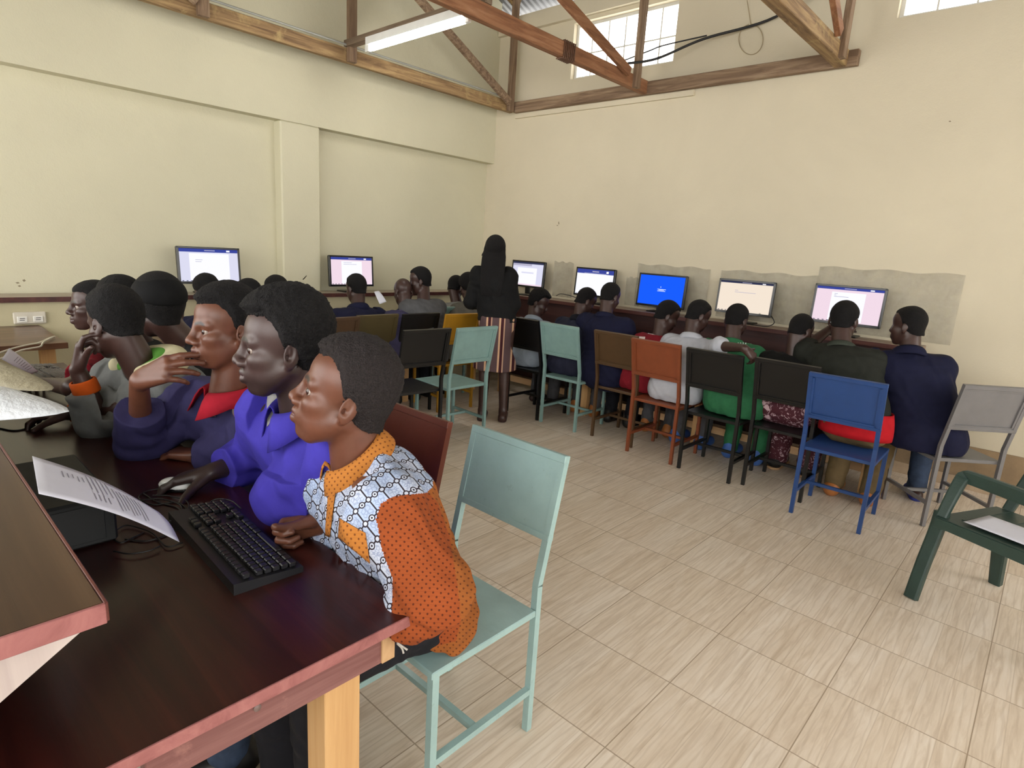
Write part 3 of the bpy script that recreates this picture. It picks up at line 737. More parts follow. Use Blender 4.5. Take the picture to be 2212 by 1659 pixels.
for k, (y, lb) in enumerate(((1.9, 'dusty roof batten crossing above the reddish truss'), (2.75, 'dusty roof batten above the barred window'))):
    mb = MB(); z = roofz(y) - .04; mb.box((-4.05, y - .04, z - .035), (1.6, y + .04, z + .02)); o = mb.build('roof_batten', TBx, None, (-2, y, z)); tag(o, lb, 'batten', 'roof battens')
# lamp
mb = MB(); mb.box((-3.78, 1.27, 3.118), (-2.05, 1.34, 3.168)); o = mb.build('lamp_batten', m_wood('dark_batten', (92, 76, 60), (120, 102, 84), (142, 124, 104), 0, .7), None, (-3, 1.3, 3.14)); tag(o, 'grey-brown batten bridging two trusses above the tube light', 'batten')
root = empty('tube_light', (-2.8, 1.25, 3.03), 0, 'lit white fluorescent tube hanging under a batten between two trusses', 'lamp')
mb = MB(); mb.tube([(-3.33, 1.25, 3.028), (-2.22, 1.25, 3.028)], .021, 14); mb.build('tube', emit('tube_glow', (255, 252, 246), 30), root, 'world')
mb = MB(); mb.box((-3.40, 1.232, 3.06), (-2.18, 1.268, 3.117)); mb.box((-3.41, 1.236, 3.01), (-3.36, 1.264, 3.06)); mb.box((-2.22, 1.236, 3.01), (-2.17, 1.264, 3.06)); mb.build('housing', plain('lamp_white', (226, 226, 222), .4, var=.04), root, 'world')
# wires
WB_ = plain('black_cable', (26, 25, 26), .45, var=.1); WG_ = plain('grey_conduit', (150, 150, 142), .5)
def cable(name, pts, r, m, label, cat='cable', n=8, group=None):
    mb = MB(); P = curve_pts(pts, n); mb.tube(P, r, 7); o = mb.build(name, m, None, tuple(P[0])); return tag(o, label, cat, group)
cable('conduit', [(-3.745, y, 3.128) for y in (3.2, 2.0, .8, -.6, -2.4)], .009, WG_, 'thin grey conduit lying along the gable truss')
cable('cable', [(-2.03, 2.98, 3.15), (-1.85, 3.2, 3.22), (-1.5, 3.35, 3.36), (-.95, 3.46, 3.46), (-.47, 3.2, 3.60)], .011, WB_, 'black cable slung from the reddish truss across the window to the next truss')
cable('cable', [(-2.35, 3.4, 3.32), (-2.0, 3.3, 3.33), (-1.86, 3.32, 3.36), (-1.5, 3.4, 3.40)], .006, WB_, 'second thinner wire crossing the barred window')
a = at(1617, 20, 1, 3.49); b = at(1622, 52, 1, 3.49); c = [at(1622 + 26 * math.sin(q), 85 - 33 * math.cos(q), 1, 3.488) for q in np.linspace(.1, 6.1, 14)]
cable('wire_loop', [a + V3(0, -.05, .05), a, b] + c, .0035, plain('dusty_wire', (168, 152, 122), .8), 'thin dusty wire dangling in a loop on the back wall', 'wire', 4)
# ---------------------------------------------------------------- light
wd = bpy.data.worlds.new('sky'); bpy.context.scene.world = wd; wd.use_nodes = True
bg = wd.node_tree.nodes['Background']; bg.inputs[0].default_value = (1.0, .985, .96, 1); bg.inputs[1].default_value = 3.1
sc = bpy.context.scene
sc.view_settings.view_transform = 'Standard'; sc.view_settings.look = 'None'; sc.view_settings.gamma = 1; sc.view_settings.exposure = 1.1
sc.view_settings.use_curve_mapping = False

SC_ = plain('dark_scuff', (134, 122, 98), .8)
def scuff(parent, axis, val, pix):
    mb = MB()
    for (x, y, w, h_) in pix:
        P = [at(x + a * w, y + b * h_, axis, val) for a, b in ((-1, -.3), (.2, -1), (1, .2), (-.1, 1))]; P = P if np.cross(P[1] - P[0], P[2] - P[0]) @ (CAM - P[0]) > 0 else P[::-1]
        mb.add(P, [(0, 1, 2, 3)])
    mb.build('scuff_mark', SC_, parent)
scuff(wl_, 0, XR_ + .0015, [(38, 611, 5, 2), (52, 606, 4, 3), (42, 618, 4, 2)])
scuff(wb_, 1, YB - .0015, [(1207, 482, 1.3, 4), (1204, 487, 2.4, 1), (2052, 262, 3, 1.5)])
mb = MB(); P = [at(*q, 0, XL + .0015) for q in ((654, 603), (662, 595), (663, 596), (655, 605))]; mb.add(P[::-1], [(0, 1, 2, 3), (3, 2, 1, 0)]); mb.build('scuff_mark', SC_, wl_)
# ---------------------------------------------------------------- desks
MAH = m_wood('mahogany_top', (34, 12, 11), (50, 18, 15), (66, 27, 21), 0, .30, .55, None, .12)
MAH_E = m_wood('mahogany_edge', (122, 72, 70), (146, 92, 90), (160, 106, 102), 0, .5, .6)
MAH_A = m_wood('mahogany_apron', (92, 56, 54), (114, 74, 71), (134, 94, 90), 1, .6, .6, (176, 128, 118))
BRN = m_wood('brown_shelf_top', (54, 38, 27), (70, 50, 35), (86, 64, 46), 0, .40, .5, None, .05)
PINE = m_wood('raw_pine', (176, 134, 86), (196, 156, 106), (208, 172, 126), 2, .6, .35)
PINEh = m_wood('raw_pine_board', (164, 126, 86), (182, 146, 106), (196, 162, 122), 0, .6, .35)
PLY = m_wood('greyish_plywood', (160, 146, 142), (178, 165, 160), (192, 180, 175), 2, .65, .3)
DRK = m_wood('dark_red_edge', (58, 30, 28), (76, 40, 36), (96, 56, 48), 0, .45, .5)
TOP2 = m_wood('brown_worktop', (74, 48, 36), (98, 68, 50), (122, 92, 70), 1, .35, .5, None, .25)
# front table: a worktop on both sides of a raised spine shelf
T = empty('computer_table', (-1.2, -1.7, 0), 0, 'dark mahogany computer table with pinkish edge and raw pine leg, raised shelf along its middle', 'table')
def put(mb, name, m, parent): return mb.build(name, m, parent, 'world')
X0, X1 = -2.75, .335
for nm, ya, yb in (('worktop', -2.36, -1.115),):
    mb = MB(); mb.box((X0, ya, .728), (X1, yb, .75), 0, .002)
    w = put(mb, nm, MAH, T); mb = MB(); mb.box((X1 - .001, ya, .7275), (X1 + .004, yb, .7515), 0, .001); put(mb, 'edge_strip', MAH_E, w)
mb = MB(); mb.box((X1 - .085, -1.62, .62), (X1 - .055, -1.165, .727), 0, .002); put(mb, 'apron', MAH_A, T)
mb = MB(); mb.box((X0 + .05, -1.165, .62), (X1 - .055, -1.14, .727)); put(mb, 'apron', MAH_A, T)
mb = MB(); mb.box((X1 - .09, -1.172, .622), (X1 - .05, -1.139, .7275), 0, .001); put(mb, 'corner_block', PINEh, T)
for (lx, ly) in ((.205, -1.245), (X0 + .1, -1.2), (X0 + .1, -2.25), (.205, -2.25)):
    mb = MB(); mb.box((lx - .035, ly - .04, .001), (lx + .04, ly + .045, .70), 0, .002); put(mb, 'leg', PINE, T)
mb = MB(); mb.box((X0, -2.05, .970), (X1 - .012, -1.66, 1.0), 0, .003); sh = put(mb, 'raised_shelf', BRN, T)
mb = MB(); mb.box((X1 - .013, -2.05, .9705), (X1 - .007, -1.66, 1.0005), 0, .001); put(mb, 'edge_strip', MAH_E, sh)
mb = MB(); mb.box((X0, -1.661, .9705), (X1 - .012, -1.656, .9995), 0, .001); put(mb, 'edge_strip', m_wood('mahogany_edge_front', (80, 38, 34), (96, 50, 44), (112, 64, 56), 0, .4, .5), sh)
mb = MB(); mb.prism([(.285, -1.672, .969), (.285, -2.005, .751), (.285, -2.04, .751), (.285, -2.04, .969)], (1, 0, 0), .022); put(mb, 'end_panel', PLY, T)
mb = MB(); mb.box((X0 + .05, -2.03, .751), (.28, -2.01, .969)); put(mb, 'spine_board', TOP2, T)
for (x, y, z) in ((.30, -1.30, .69), (.30, -1.48, .66)):
    pass
mb = MB(); mb.tube([(X1 - .0555, -1.44, .672), (X1 - .052, -1.44, .672)], .007, 12); put(mb, 'screw_head', plain('grey_screw', (120, 100, 96), .4), T)
# desk along the gable wall
D = empty('long_desk', (-3.6, 1.0, 0), 0, 'long brown desk with raised monitor shelf along the left gable wall', 'desk')
mb = MB(); mb.box((-4.095, -2.6, .965), (-3.83, 3.16, 1.0), 0, .002); s_ = put(mb, 'raised_shelf', m_wood('grey_brown_shelf', (132, 118, 102), (150, 138, 122), (164, 152, 138), 1, .4, .5), D)
mb = MB(); mb.box((-3.831, -2.6, .9655), (-3.826, 3.16, .9995)); put(mb, 'edge_strip', DRK, s_)
mb = MB(); mb.box((-3.885, -2.6, .02), (-3.865, 3.16, .964)); put(mb, 'back_panel', m_wall('cream_panel', (196, 188, 156)), D)
mb = MB(); mb.box((-3.86, -.55, .71), (-3.26, 2.62, .748), 0, .002); put(mb, 'worktop', TOP2, D)
mb = MB(); mb.box((-3.86, -2.6, .775), (-3.05, -1.03, .81), 0, .002); put(mb, 'worktop', TOP2, D)
for y in (-.45, .6, 1.6, 2.5):
    mb = MB(); mb.box((-3.36, y, .001), (-3.29, y + .07, .71)); put(mb, 'leg', PINE, D)
for y in (-1.15, -2.4):
    mb = MB(); mb.box((-3.2, y, .001), (-3.13, y + .07, .775)); put(mb, 'leg', PINE, D)
so = empty('socket_box', (-3.864, -1.08, .86), 0, 'white twin power socket low on the gable desk panel', 'socket')
mb = MB(); mb.box((-3.862, -1.16, .82), (-3.84, -.985, .90), 0, .006); put(mb, 'back_box', plain('old_white_plastic', (206, 200, 184), .45, var=.06), so)
for y in (-1.115, -1.03):
    mb = MB(); mb.box((-3.842, y - .027, .832), (-3.834, y + .027, .872), 0, .003); k_ = put(mb, 'socket_face', plain('white_plastic', (226, 224, 216), .35, var=.04), so)
    mb = MB(); mb.box((-3.8345, y - .015, .846), (-3.8325, y + .012, .850)); mb.box((-3.8345, y - .013, .858), (-3.8325, y + .014, .862)); put(mb, 'slot', WB_, k_)
# desk along the back wall
D = empty('long_desk', (-1.4, 3.2, 0), 0, 'long dark desk with raised monitor shelf along the back wall behind the seated row', 'desk')
mb = MB(); mb.box((-3.80, 3.19, .967), (.52, 3.463, 1.0), 0, .002); s_ = put(mb, 'raised_shelf', m_wood('greyish_shelf', (120, 102, 88), (138, 120, 104), (156, 138, 122), 0, .4, .5), D)
mb = MB(); mb.box((-3.80, 3.186, .9675), (.52, 3.191, .9995)); put(mb, 'edge_strip', DRK, s_)
mb = MB(); mb.box((-3.80, 3.235, .09), (.50, 3.255, .966)); put(mb, 'back_panel', m_wood('dark_red_board', (44, 24, 24), (58, 32, 30), (72, 42, 38), 0, .5, .5), D)
mb = MB(); mb.box((-3.24, 2.66, .712), (.52, 3.23, .75), 0, .002); put(mb, 'worktop', m_wood('dark_brown_worktop', (48, 28, 26), (62, 38, 34), (80, 52, 46), 0, .3, .5), D)
for x in (-3.1, -2.0, -.86, .40):
    mb = MB(); mb.box((x, 2.72, .001), (x + .07, 2.78, .711), 0, .002); put(mb, 'leg', PINE, D)
mb = MB(); mb.box((-3.1, 2.79, .13), (.48, 2.815, .19), 0, .002); put(mb, 'foot_rail', PINEh, D)
# ---------------------------------------------------------------- chairs
def chair(label, paint, pos, rz, group='square-backed steel chairs', worn=None, hgt=.91, style=0):
    """built facing its own +y; welded steel tube, sheet seat and back"""
    c = empty('metal_chair', (pos[0], pos[1], 0), rz, label, 'chair', group)
    m = plain('chair_paint_' + paint[0], paint[1], paint[2] if len(paint) > 2 else .42, var=.10, vscale=7, bump=.08, bscale=40, worn=worn)
    w, t = .19, .011; zs = .44; yb = -.205; yf = .20; lean = .085
    for sx in (-1, 1):
        mb = MB(); x = sx * w
        mb.bar((x, yb, .002), (x, yb, .52), .022, .022, 0, (0, 1, 0)); mb.bar((x, yb + .001, .515), (x, yb - lean, hgt), .022, .022, 0, (0, 1, 0)); mb.build('leg', m, c)
        mb = MB(); mb.bar((x, yf, .002), (x, yf, zs - .012), .022, .022, 0, (0, 1, 0)); mb.build('leg', m, c)
        mb = MB(); mb.bar((x, yb, .15), (x, yf, .15), .02, .02); mb.build('stretcher', m, c)
    mb = MB(); mb.bar((-w + .009, yf - .17, .149), (w - .009, yf - .17, .149), .019, .019); mb.build('stretcher', m, c)
    mb = MB(); mb.box((-w - .012, yb + .012, zs - .022), (w + .012, yf + .014, zs), 0, .003); mb.build('seat', m, c)
    py = lambda z: yb - lean * (z - .515) / (hgt - .515)
    z0, z1 = (.655 if style else .635), hgt
    mb = MB(); n = nrm(V3(0, (z1 - z0), lean * (z1 - z0) / (hgt - .515)))
    A = np.array([V3(1, 0, 0), n, np.cross(V3(1, 0, 0), n)]).T; cz = (z0 + z1) / 2
    L = math.hypot(z1 - z0, py(z1) - py(z0)) / 2
    mb.obox((0, py(cz) + .005, cz), A, (w - .008, .004, L - .006)); 
    for zz, hh in ((z1 - .008, .012), (z0 + .008, .010)): mb.obox((0, py(zz), zz), A, (w + .012, .0125, hh), 0, .002)
    if style == 0:
        for sx in (-1, 1): mb.obox((sx * (w - .016), py(cz) - .003, cz), A, (.008, .005, L - .01))
        for zz in (z1 - .024, z0 + .022): mb.obox((0, py(zz) - .003, zz), A, (w - .012, .005, .006))
    mb.build('backrest', m, c)
    return c
TEAL = ('pale_teal', (122, 152, 148)); TEALF = ('pale_teal_glossy', (146, 174, 172), .3); BLK = ('black', (13, 13, 14), .38); BRO = ('brown', (76, 54, 31)); ORG = ('rust_orange', (122, 61, 33)); BLU = ('blue', (28, 62, 116))
GRY = ('grey', (110, 108, 108)); OLV = ('olive_brown', (80, 68, 40)); YEL = ('yellow', (164, 118, 26)); BR2 = ('dark_brown', (78, 56, 38)); RED = ('red_brown', (98, 47, 33), .35)
PI = math.pi
# seat centres; rz = 0 faces the back wall, pi/2 faces the gable wall, pi faces the front table
chair('pale teal steel chair with chipped worn seat, half occupied by the person in orange shirt', TEALF, (.01, -.75), PI, worn=(120, 140, 134), style=1)
chair('red-brown steel chair behind the person in bright blue coat', RED, (-.46, -.80), PI, style=1)
def back_chair(label, paint, xa, xb, y=2.2, rz=0, **k): return chair(label, paint, ((xa + xb) / 2, y + .205), rz, **k)
back_chair('black steel chair under the person in pale blue shirt', BLK, -2.50, -2.10, 2.22)
back_chair('pale teal steel chair behind the person in dark striped jacket', TEAL, -2.07, -1.66, 2.21)
back_chair('brown steel chair under the person in red shirt', BRO, -1.53, -1.13, 2.25)
back_chair('rust orange steel chair under the person in white shirt', ORG, -1.12, -.72, 2.15)
back_chair('black steel chair with an arm resting on its back, green shirt in front of it', BLK, -.655, -.27, 2.13)
back_chair('black steel chair under the person in maroon printed skirt', BLK, -.20, .19, 2.19)
back_chair('blue steel chair under the person with red waistband', BLU, .19, .585, 1.975, .02)
chair('plain grey steel chair at the end of the back row', GRY, (.835, 2.71), math.radians(42))
def left_chair(label, paint, x, ya, yb, rz=PI / 2, **k): return chair(label, paint, (x - .205 - .085, (ya + yb) / 2), rz, **k)
left_chair('pale teal steel chair standing empty in the aisle beside the standing woman', TEAL, -2.01, 1.13, 1.53, PI / 2 - .05)
left_chair('black steel chair standing empty in the aisle next to a pale teal one', BLK, -2.07, .72, 1.10, PI / 2 - .1)
left_chair('dark brown steel chair behind the person in dark navy suit', BR2, -2.84, .42, .81, PI / 2 + .06)
left_chair('olive brown steel chair overlapping the dark brown one', OLV, -2.90, .85, 1.23, PI / 2 + .0)
left_chair('black steel chair behind the bald person', BLK, -2.86, 1.27, 1.65, PI / 2 - .0)
left_chair('yellow steel chair partly hidden by the standing woman', YEL, -2.72, 1.66, 2.06, PI / 2 - .1)
left_chair('pale teal steel chair near the corner, only its top edge in sight', TEAL, -3.20, 2.02, 2.40, PI / 2 - .2)
# ---------------------------------------------------------------- monitors
BZ = plain('black_bezel', (20, 20, 22), .25, var=.1)
SCR = {'white': emit('screen_white', (246, 246, 255), .50), 'pink': emit('screen_pinkish', (250, 226, 240), .44), 'blue': emit('screen_blue', (22, 84, 232), .6), 'cream': emit('screen_cream', (250, 234, 216), .45),
       'bar': emit('screen_bar_blue', (58, 70, 152), .5), 'dbar': emit('screen_bar_dark', (52, 56, 84), .45), 'grey': emit('screen_grey', (206, 206, 226), .55), 'line': emit('screen_text', (176, 174, 196), .5), 'txt': emit('screen_text_white', (225, 235, 255), .6)}
def monitor(label, pos, rz, lay, w=.485, hgt=.292, zc=1.225, tilt=4, base=True, roll=0):
    """screen facing its own -y"""
    r = empty('monitor', (pos[0], pos[1], 1.0), rz, label, 'monitor', 'monitors on the raised shelves')
    a = math.radians(tilt); A = np.array(Matrix.Rotation(math.radians(roll), 3, 'Y') @ Matrix.Rotation(-a, 3, 'X')); c = V3(0, 0, zc - 1.0)
    Q = lambda x, y, z: c + A @ V3(x, y, z)
    mb = MB(); b = .016
    mb.obox(Q(0, .018, 0), A, (w / 2, .016, hgt / 2), 0, .006)
    for s_ in (-1, 1):
        mb.obox(Q(s_ * (w / 2 - b / 2), 0, 0), A, (b / 2, .006, hgt / 2), 0, .002); mb.obox(Q(0, 0, s_ * (hgt / 2 - b / 2 - (.002 if s_ < 0 else 0))), A, (w / 2, .006, b / 2 + (.002 if s_ < 0 else 0)), 0, .002)
    mb.build('bezel', BZ, r)
    iw, ih = w - 2 * b, hgt - 2 * b - .004
    mb = MB(); mats = []
    def rect(x0, z0, x1, z1, key, lv):
        if key not in mats: mats.append(key)
        y = -.001 - .0004 * lv; P = [Q(-iw / 2 + iw * u, y, -ih / 2 + .002 + ih * v) for u, v in ((x0, z0), (x1, z0), (x1, z1), (x0, z1))]
        mb.add(P, [(0, 1, 2, 3)], mats.index(key))
    for args in lay: rect(*args)
    mb.build('screen', [SCR[k] for k in mats], r)
    if base:
        mb = MB(); mb.box((-.035, .012, .02), (.035, .03, zc - 1.0 - .02), 0, .004); mb.build('stand', BZ, r)
        mb = MB(); mb.box((-.11, -.05, .001), (.11, .10, .014), 0, .006); mb.build('foot', BZ, r)
    return r
def doc(bg, bar='bar', page='white', x0=.22, x1=.76, lines=((.3, .8, .5), (.3, .74, .62)), barh=.09, taskbar=True):
    L = [(0, 0, 1, 1, bg, 0), (0, 1 - barh, 1, 1, bar, 1), (.42, 1 - barh * .6, .60, 1 - barh * .35, 'line', 2), (.80, 1 - barh * .75, .86, 1 - barh * .25, 'white', 2)]
    L.append((x0, .03, x1, .86, page, 1))
    for (a, z, b) in lines: L.append((a, z, b, z + .014, 'line', 2))
    if taskbar: L += [(.02 + .07 * i, .008, .05 + .07 * i, .03, 'dbar', 1) for i in range(5)]
    return L
G = PI / 2
monitor('monitor with white document and blue title bar, first on the gable wall shelf', (-3.93, .13, 0), G, doc('grey', 'bar', 'white', .16, .84, ((.26, .66, .38), (.26, .60, .36)), .10), roll=0)
monitor('monitor behind the person in dark navy suit, pinkish document on screen', (-3.93, 1.45, 0), G, doc('pink', 'bar', 'white', .25, .75), zc=1.20)
monitor('monitor partly hidden by the standing woman, grey program window on screen', (-3.31, 3.33, 0), 0, [(0, 0, 1, 1, 'grey', 0), (0, .93, 1, 1, 'dbar', 1), (0, .84, .62, .93, 'line', 1), (.16, .06, .80, .76, 'white', 1), (.30, .52, .70, .58, 'grey', 2), (0, 0, 1, .06, 'pink', 2)], zc=1.24)
monitor('monitor above two bent heads, white document on screen', (-2.39, 3.33, 0), 0, doc('white', 'bar', 'white', .2, .8, (), .17), zc=1.22)
monitor('monitor showing a plain bright blue screen with small white lines', (-1.62, 3.33, 0), 0, [(0, 0, 1, 1, 'blue', 0), (.485, .60, .495, .64, 'txt', 1), (.42, .535, .61, .55, 'txt', 1), (.45, .51, .57, .522, 'txt', 1), (.42, .475, .60, .49, 'txt', 1)], w=.50, hgt=.31, zc=1.205)
m6 = monitor('monitor with cream screen above the person in green shirt', (-.82, 3.33, 0), 0, doc('cream', 'dbar', 'cream', .2, .78, ((.3, .70, .36), (.3, .64, .70)), .06), zc=1.222)
mb = MB(); mb.tube([(.155, -.008, .094), (.155, -.012, .094)], .010, 14); mb.build('power_button', plain('silver_button', (190, 190, 184), .3), m6)
monitor('monitor with pink-tinted document, last on the back wall shelf', (-.02, 3.33, 0), 0, doc('pink', 'bar', 'white', .24, .75, ((.28, .80, .33), (.28, .76, .31), (.28, .72, .5)), .07), w=.50, hgt=.30, zc=1.238)
# clear plastic film pinned to the wall behind the back row monitors
def m_film():
    t = NT('clear_plastic_film'); co = t.coord(); tr = t.n('ShaderNodeBsdfTransparent'); tr.inputs[0].default_value = (.93, .93, .93, 1)
    pb = t.n('ShaderNodeBsdfPrincipled'); pb.inputs['Base Color'].default_value = srgb(206, 202, 190); pb.inputs['Roughness'].default_value = .25
    t.l(t.bump(t.noise(co, 22, 4, .6, .6), .6, .02), pb.inputs['Normal'])
    mx = t.n('ShaderNodeMixShader'); t.l(t.ramp(t.noise(co, 9, 5, .6), [(.35, .05), (.7, .2)]), mx.inputs[0])
    t.l(tr.outputs[0], mx.inputs[1]); t.l(pb.outputs[0], mx.inputs[2]); t.l(mx.outputs[0], t.out.inputs[0]); return t.mat
FILM = m_film()
def film(x0, x1, z0, z1, y, label, seed):
    n, k = 18, 10; P = [[(x0 + (x1 - x0) * i / n, y + .006 * math.sin(i * 1.1 + seed) * math.sin(j * .8 + seed), z0 + (z1 - z0) * j / k + .008 * math.sin(i * .9 + seed) * (j / k)) for j in range(k + 1)] for i in range(n + 1)]
    mb = MB(); mb.grid(P, .001); o = mb.build('plastic_sheet', FILM, None, ((x0 + x1) / 2, y, z0)); tag(o, label, 'plastic film', 'plastic films on the back wall')
film(-3.05, -2.78, 1.02, 1.40, 3.475, 'clear plastic film on the back wall right of the half-hidden monitor', 1)
film(-2.1, -1.93, 1.02, 1.30, 3.478, 'narrow clear plastic film on the back wall between two monitors', 3)
film(-1.98, -1.22, 1.02, 1.44, 3.472, 'clear plastic film behind the blue-screen monitor', 2)
film(-1.12, -.30, 1.02, 1.44, 3.475, 'clear plastic film behind the cream-screen monitor', 4)
film(-.30, .66, 1.02, 1.52, 3.470, 'largest clear plastic film, behind the pink-tinted monitor', 6)
# ---------------------------------------------------------------- on the front table
KB = plain('black_keyboard_plastic', (24, 24, 27), .4, var=.1); KEY = plain('black_keys', (30, 30, 33), .32, var=.1)
def keyboard(label, c, rz, z=.75, m1=KB, m2=KEY, L=.45, W=.155):
    k = empty('keyboard', (c[0], c[1], z), rz, label, 'keyboard', 'keyboards'); mb = MB()
    mb.prism([(-L / 2, -W / 2, .0), (-L / 2, W / 2, .0), (-L / 2, W / 2, .026), (-L / 2, -W / 2, .014)], (1, 0, 0), L); mb.build('case', m1, k)
    mb = MB(); sl = .012 / W
    def key(x, y, w, d=.0155): zc = .014 + (y + W / 2) * sl + .006; mb.obox((x, y, zc), np.eye(3), (w / 2, d / 2, .0055), 0, .002)
    rows = (-.058, -.039, -.020, -.001, .018, .046)
    for i, y in enumerate(rows):
        if i == 0:
            for x, w in ((-.205, .022), (-.18, .02), (-.156, .02), (-.085, .112), (-.013, .02), (.011, .02), (.035, .02), (.058, .02)): key(x, y, w)
        else:
            for j in range(15): key(-.208 + .0192 * j, y, .0158)
        for j in range(3):
            if i in (0, 3, 4, 5) or (i == 1 and j == 1): key(.096 + .0192 * j, y, .0158)
        for j in range(4):
            if i < 5: key(.162 + .0178 * j, y, .0148)
    mb.build('keys', m2, k); return k
kd = nrm(V3(-.43, .04, 0)); kc = V3(-.19, -1.285, 0)
keyboard('black keyboard lying at the edge of the mahogany table', kc, math.atan2(.02, -.45) + .0)
def mouse(label, c, rz, m_top, m_bot, z=.75):
    r = empty('computer_mouse', (c[0], c[1], z), rz, label, 'mouse'); F = Fld((-.045, -.07, -.01), (.045, .07, .05), .0025); I = np.eye(3)
    F.ell((0, 0, .006), I, (.031, .056, .030)); F.plane((0, 0, .010), (0, 0, -1)); F.build('shell', m_top, r, None) if False else None
    v, q = F.nets(); link('shell', raw_mesh('shell', v, quads=q), m_top, r, None, True)
    F = Fld((-.045, -.07, -.01), (.045, .07, .05), .0025); F.ell((0, 0, .006), I, (.030, .055, .028)); F.plane((0, 0, .0015), (0, 0, -1)); F.plane((0, 0, .0105), (0, 0, 1)); v, q = F.nets(); link('base', raw_mesh('base', v, quads=q), m_bot, r, None, True)
    mb = MB(); mb.tube([(0, .026, .0285), (0, .040, .0235)], .0035, 8); mb.build('wheel', m_bot, r); return r
MC = at(380, 1046, 2, .765)
mouse('white and black mouse under the hand of the person in bright blue coat', MC, math.atan2(-.68, -.73) - PI / 2 - .2, plain('white_gloss', (214, 216, 216), .18, var=.03), BZ)
keyboard('dusty grey keyboard at the far end of the mahogany table', at(110, 806, 2, .77), PI + .1, .75, plain('dusty_grey', (96, 92, 86), .7, var=.2, vscale=30), plain('dusty_keys', (108, 104, 98), .7, var=.2, vscale=50))
bk = empty('power_unit', (-.50, -1.62, .75), 0, 'black box standing in the shade under the raised shelf of the mahogany table', 'power unit')
mb = MB(); mb.box((-.76, -1.80, .751), (-.385, -1.475, .868), 0, .006); put(mb, 'case', plain('matt_black', (22, 24, 24), .6), bk); mb = MB(); mb.box((-.386, -1.77, .765), (-.383, -1.50, .855), 0, .001); put(mb, 'side_panel', plain('matt_black_panel', (17, 19, 19), .5), bk)
def floorcable(name, pix, label, r=.0022, z=.753, m=None, zs=None):
    P = [at(*q, 2, z + (zs[i] if zs else 0)) for i, q in enumerate(pix)]; return cable(name, P, r, m or WB_, label, 'cable', 8, 'cables tangled behind the keyboard')
floorcable('cable', [(520, 1098), (500, 1082), (470, 1078), (445, 1090), (420, 1112), (385, 1125), (362, 1135)], 'black keyboard cable arching from the keyboard toward the printed sheet', zs=(.012, .02, .02, .01, 0, 0, 0))
for i, pts in enumerate(([(395, 1062), (360, 1056), (320, 1060), (300, 1075), (330, 1090), (380, 1085), (402, 1100), (395, 1120)], [(330, 1070), (370, 1072), (405, 1084), (400, 1110), (360, 1125), (340, 1110)], [(300, 1080), (350, 1078), (390, 1092), (385, 1118), (345, 1130)], [(310, 1066), (340, 1084), (385, 1098), (400, 1128), (370, 1150), (320, 1168), (270, 1165)],
                         [(245, 1150), (270, 1135), (300, 1140), (330, 1152), (360, 1180), (395, 1172)], [(245, 1190), (280, 1196), (320, 1190), (345, 1180)], [(246, 1165), (262, 1172), (290, 1160), (310, 1150)])):
    floorcable('cable', pts, 'thin black cable looped in the tangle between mouse and printed sheet', .0020, .753 + .003 * (i % 3))
cable('cable', [at(q[0], q[1], 2, .753) for q in ((0, 925), (30, 930), (60, 925), (90, 915), (110, 908))], .003, WB_, 'black cable along the table beside the white wrapped cover')
# printed sheets
PAP = plain('white_paper', (222, 222, 234), .7, var=.03); INK = plain('grey_print', (150, 148, 160), .8)
def sheet(label, A, B, C, D_, lines=(), cat='paper', name='paper_sheet', bow=.012, group=None):
    """A-B the long side, D-C opposite"""
    A, B, C, D_ = [np.asarray(p, float) for p in (A, B, C, D_)]; n = 14; P = []
    nm = nrm(np.cross(B - A, D_ - A)); nm = nm if nm[2] > 0 else -nm
    pt = lambda u, v: (A * (1 - u) * (1 - v) + B * u * (1 - v) + C * u * v + D_ * (1 - u) * v) + nm * (bow * math.sin(PI * u) + .006 * math.sin(PI * v) * u)
    for i in range(n + 1): P.append([pt(i / n, j / 8) for j in range(9)])
    mb = MB(); mb.grid(P, .0006 if np.cross(P[1][0] - P[0][0], P[0][1] - P[0][0]) @ nm > 0 else -.0006); o = mb.build(name, PAP, None, tuple((A + C) / 2)); tag(o, label, cat, group)
    if lines:
        mb = MB()
        for (u0, v0, u1, v1, w) in lines:
            k = 6; ws = []
            for i in range(k + 1):
                u, v = u0 + (u1 - u0) * i / k, v0 + (v1 - v0) * i / k
                dperp = (w if abs(u1 - u0) < abs(v1 - v0) else 0, 0 if abs(u1 - u0) < abs(v1 - v0) else w)
                ws.append([pt(u, v) + nm * .0009, pt(u + dperp[0], v + dperp[1]) + nm * .0009])
            mb.grid(ws)
        t_ = mb.build('print', INK, o, 'world')
    return o
LN = [(.18 + .035 * i, .22 + .02 * (i % 2), .18 + .035 * i + .0, .40 - .03 * (i % 3), .008) for i in range(5)] + [(.36 + .036 * i, .10, .36 + .036 * i, .52 + .05 * (i % 3), .008) for i in range(5)] + [(.36 + .034 * i, .62, .36 + .034 * i, .78, .008) for i in range(4)] + [(.54 + .03 * i, .22 + .03 * (i % 2), .54 + .03 * i, .86 - .05 * (i % 3), .008) for i in range(8)]
sheet('white printed sheet sloping from the raised shelf down to the cables', at(70, 985, 2, 1.004), at(343, 1106, 2, .86), at(388, 1171, 2, .80), at(84, 1066, 2, 1.004), LN)
